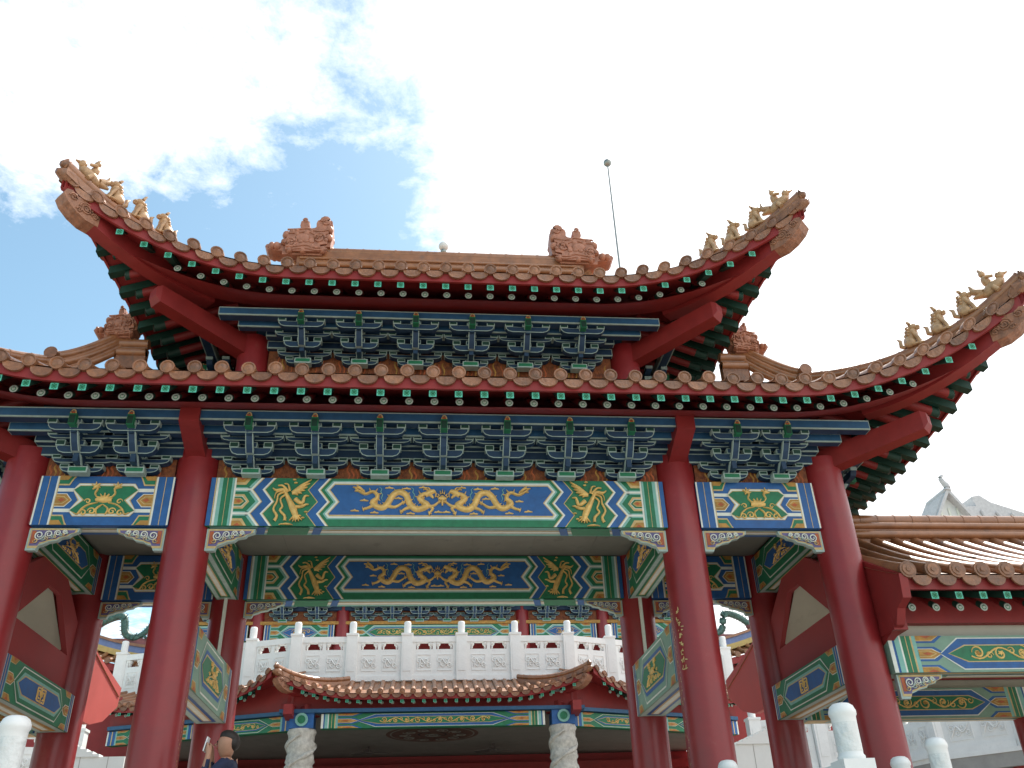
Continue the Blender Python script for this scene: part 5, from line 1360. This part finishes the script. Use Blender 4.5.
# ==================================================================  camera, light, sky
cam = bpy.data.cameras.new('camera'); co = bpy.data.objects.new('camera', cam); COL.objects.link(co)
cam.sensor_width = 36; cam.sensor_fit = 'HORIZONTAL'; cam.lens = 36*889.8/1024; cam.clip_end = 2000; cam.clip_start = .1
pitch, yaw, roll, cx = .5361, .1118, -.0374, -.2251
from mathutils import Matrix, Vector
F = Vector((sin(yaw)*cos(pitch), cos(yaw)*cos(pitch), sin(pitch))); r_ = Vector((cos(yaw), -sin(yaw), 0)); u_ = r_.cross(F)
Rr = cos(roll)*r_+sin(roll)*u_; Uu = -sin(roll)*r_+cos(roll)*u_
co.matrix_world = Matrix(((Rr.x, Uu.x, -F.x, cx), (Rr.y, Uu.y, -F.y, 0), (Rr.z, Uu.z, -F.z, 0), (0,0,0,1)))
C.camera = co

SAZ, SEL = R_(35), R_(55)
SUN = Vector((sin(SAZ)*cos(SEL), cos(SAZ)*cos(SEL), sin(SEL)))
sl = bpy.data.lights.new('sun', 'SUN'); sl.energy = 4.0; sl.angle = R_(.53); sl.color = (1, .95, .87)
so = bpy.data.objects.new('sun', sl); COL.objects.link(so); so.rotation_euler = (-SUN).to_track_quat('-Z', 'Y').to_euler()

w = bpy.data.worlds.new('World'); C.world = w; w.use_nodes = True
n = w.node_tree.nodes; l = w.node_tree.links
bg = n['Background']; bg.inputs['Strength'].default_value = .125
sky = n.new('ShaderNodeTexSky'); sky.sky_type = 'NISHITA'; sky.sun_disc = False; sky.sun_elevation = SEL; sky.sun_rotation = SAZ; sky.air_density = 1.0; sky.dust_density = .5; sky.ozone_density = .6
tc = n.new('ShaderNodeTexCoord')
# clouds on a flat layer overhead: direction divided by its height
sp_ = n.new('ShaderNodeSeparateXYZ'); l.new(tc.outputs['Generated'], sp_.inputs[0])
mxz = n.new('ShaderNodeMath'); mxz.operation = 'MAXIMUM'; l.new(sp_.outputs['Z'], mxz.inputs[0]); mxz.inputs[1].default_value = .08
dv = n.new('ShaderNodeVectorMath'); dv.operation = 'DIVIDE'; l.new(tc.outputs['Generated'], dv.inputs[0])
cb = n.new('ShaderNodeCombineXYZ')
for k_ in range(3): l.new(mxz.outputs[0], cb.inputs[k_])
l.new(cb.outputs[0], dv.inputs[1])
def cloud_noise(scale, detail, rough, seed, dist=0.):
    z = n.new('ShaderNodeTexNoise'); z.noise_dimensions = '4D'; z.inputs['Scale'].default_value = scale; z.inputs['Detail'].default_value = detail; z.inputs['Roughness'].default_value = rough; z.inputs['W'].default_value = seed; z.inputs['Distortion'].default_value = dist
    l.new(dv.outputs[0], z.inputs['Vector']); return z.outputs['Fac']
def math_(op, a, b):
    m = n.new('ShaderNodeMath'); m.operation = op
    for i_, v in ((0, a), (1, b)):
        if isinstance(v, (int, float)): m.inputs[i_].default_value = v
        else: l.new(v, m.inputs[i_])
    return m.outputs[0]
CLOUD_SEED = 3.1
big = cloud_noise(2.2, 3, .5, CLOUD_SEED); fine = cloud_noise(13, 10, .68, 1.7, .2)
def bank(cx_, cy_, rad, amount):      # a cloud bank over one part of the sky
    d = n.new('ShaderNodeVectorMath'); d.operation = 'DISTANCE'; l.new(dv.outputs[0], d.inputs[0]); d.inputs[1].default_value = (cx_, cy_, 1)
    r = n.new('ShaderNodeMapRange'); r.interpolation_type = 'SMOOTHSTEP'; r.inputs['From Min'].default_value = rad*.25; r.inputs['From Max'].default_value = rad; r.inputs['To Min'].default_value = amount; r.inputs['To Max'].default_value = 0
    l.new(d.outputs['Value'], r.inputs['Value']); return r.outputs['Result']
su = n.new('ShaderNodeSeparateXYZ'); l.new(dv.outputs[0], su.inputs[0])
east = n.new('ShaderNodeMapRange'); east.interpolation_type = 'SMOOTHSTEP'; east.inputs['From Min'].default_value = -.14; east.inputs['From Max'].default_value = .20; east.inputs['To Max'].default_value = .6
l.new(su.outputs['X'], east.inputs['Value'])
dens = math_('ADD', math_('MULTIPLY', math_('SUBTRACT', big, .5), .6), math_('MULTIPLY', fine, .85))
south = n.new('ShaderNodeMapRange'); south.inputs['From Min'].default_value = -.4; south.inputs['From Max'].default_value = .3; south.inputs['To Min'].default_value = -.22; south.inputs['To Max'].default_value = 0
l.new(su.outputs['Y'], south.inputs['Value'])      # the sky behind the camera is clearer
for b_ in (south.outputs['Result'], east.outputs['Result'], bank(-.55, .84, .60, .24), bank(-.12, .72, .40, .15), bank(-.9, 3.2, 2.0, .12), bank(-.72, 1.5, .62, -.26), bank(-.25, 1.25, .40, -.18), bank(-.16, .9, .32, -.08), -.275): dens = math_('ADD', dens, b_)
rp = n.new('ShaderNodeValToRGB'); rp.color_ramp.elements[0].position = .17; rp.color_ramp.elements[0].color = (0,0,0,1); rp.color_ramp.elements[1].position = .52; rp.color_ramp.elements[1].color = (1,1,1,1)
l.new(dens, rp.inputs['Fac'])
tint = n.new('ShaderNodeVectorMath'); tint.operation = 'MULTIPLY'; l.new(sky.outputs['Color'], tint.inputs[0]); tint.inputs[1].default_value = (1.0, 1.12, .96)
mx = n.new('ShaderNodeMix'); mx.data_type = 'RGBA'; l.new(rp.outputs['Color'], mx.inputs['Factor']); l.new(tint.outputs[0], mx.inputs['A']); mx.inputs['B'].default_value = (7.7, 7.8, 8.0, 1)
l.new(mx.outputs['Result'], bg.inputs['Color'])

C.view_settings.view_transform = 'Standard'; C.view_settings.look = 'None'; C.view_settings.gamma = 1; C.view_settings.exposure = .82
C.render.film_transparent = False
C.cycles.max_bounces = 6; C.cycles.diffuse_bounces = 4; C.cycles.use_denoising = True
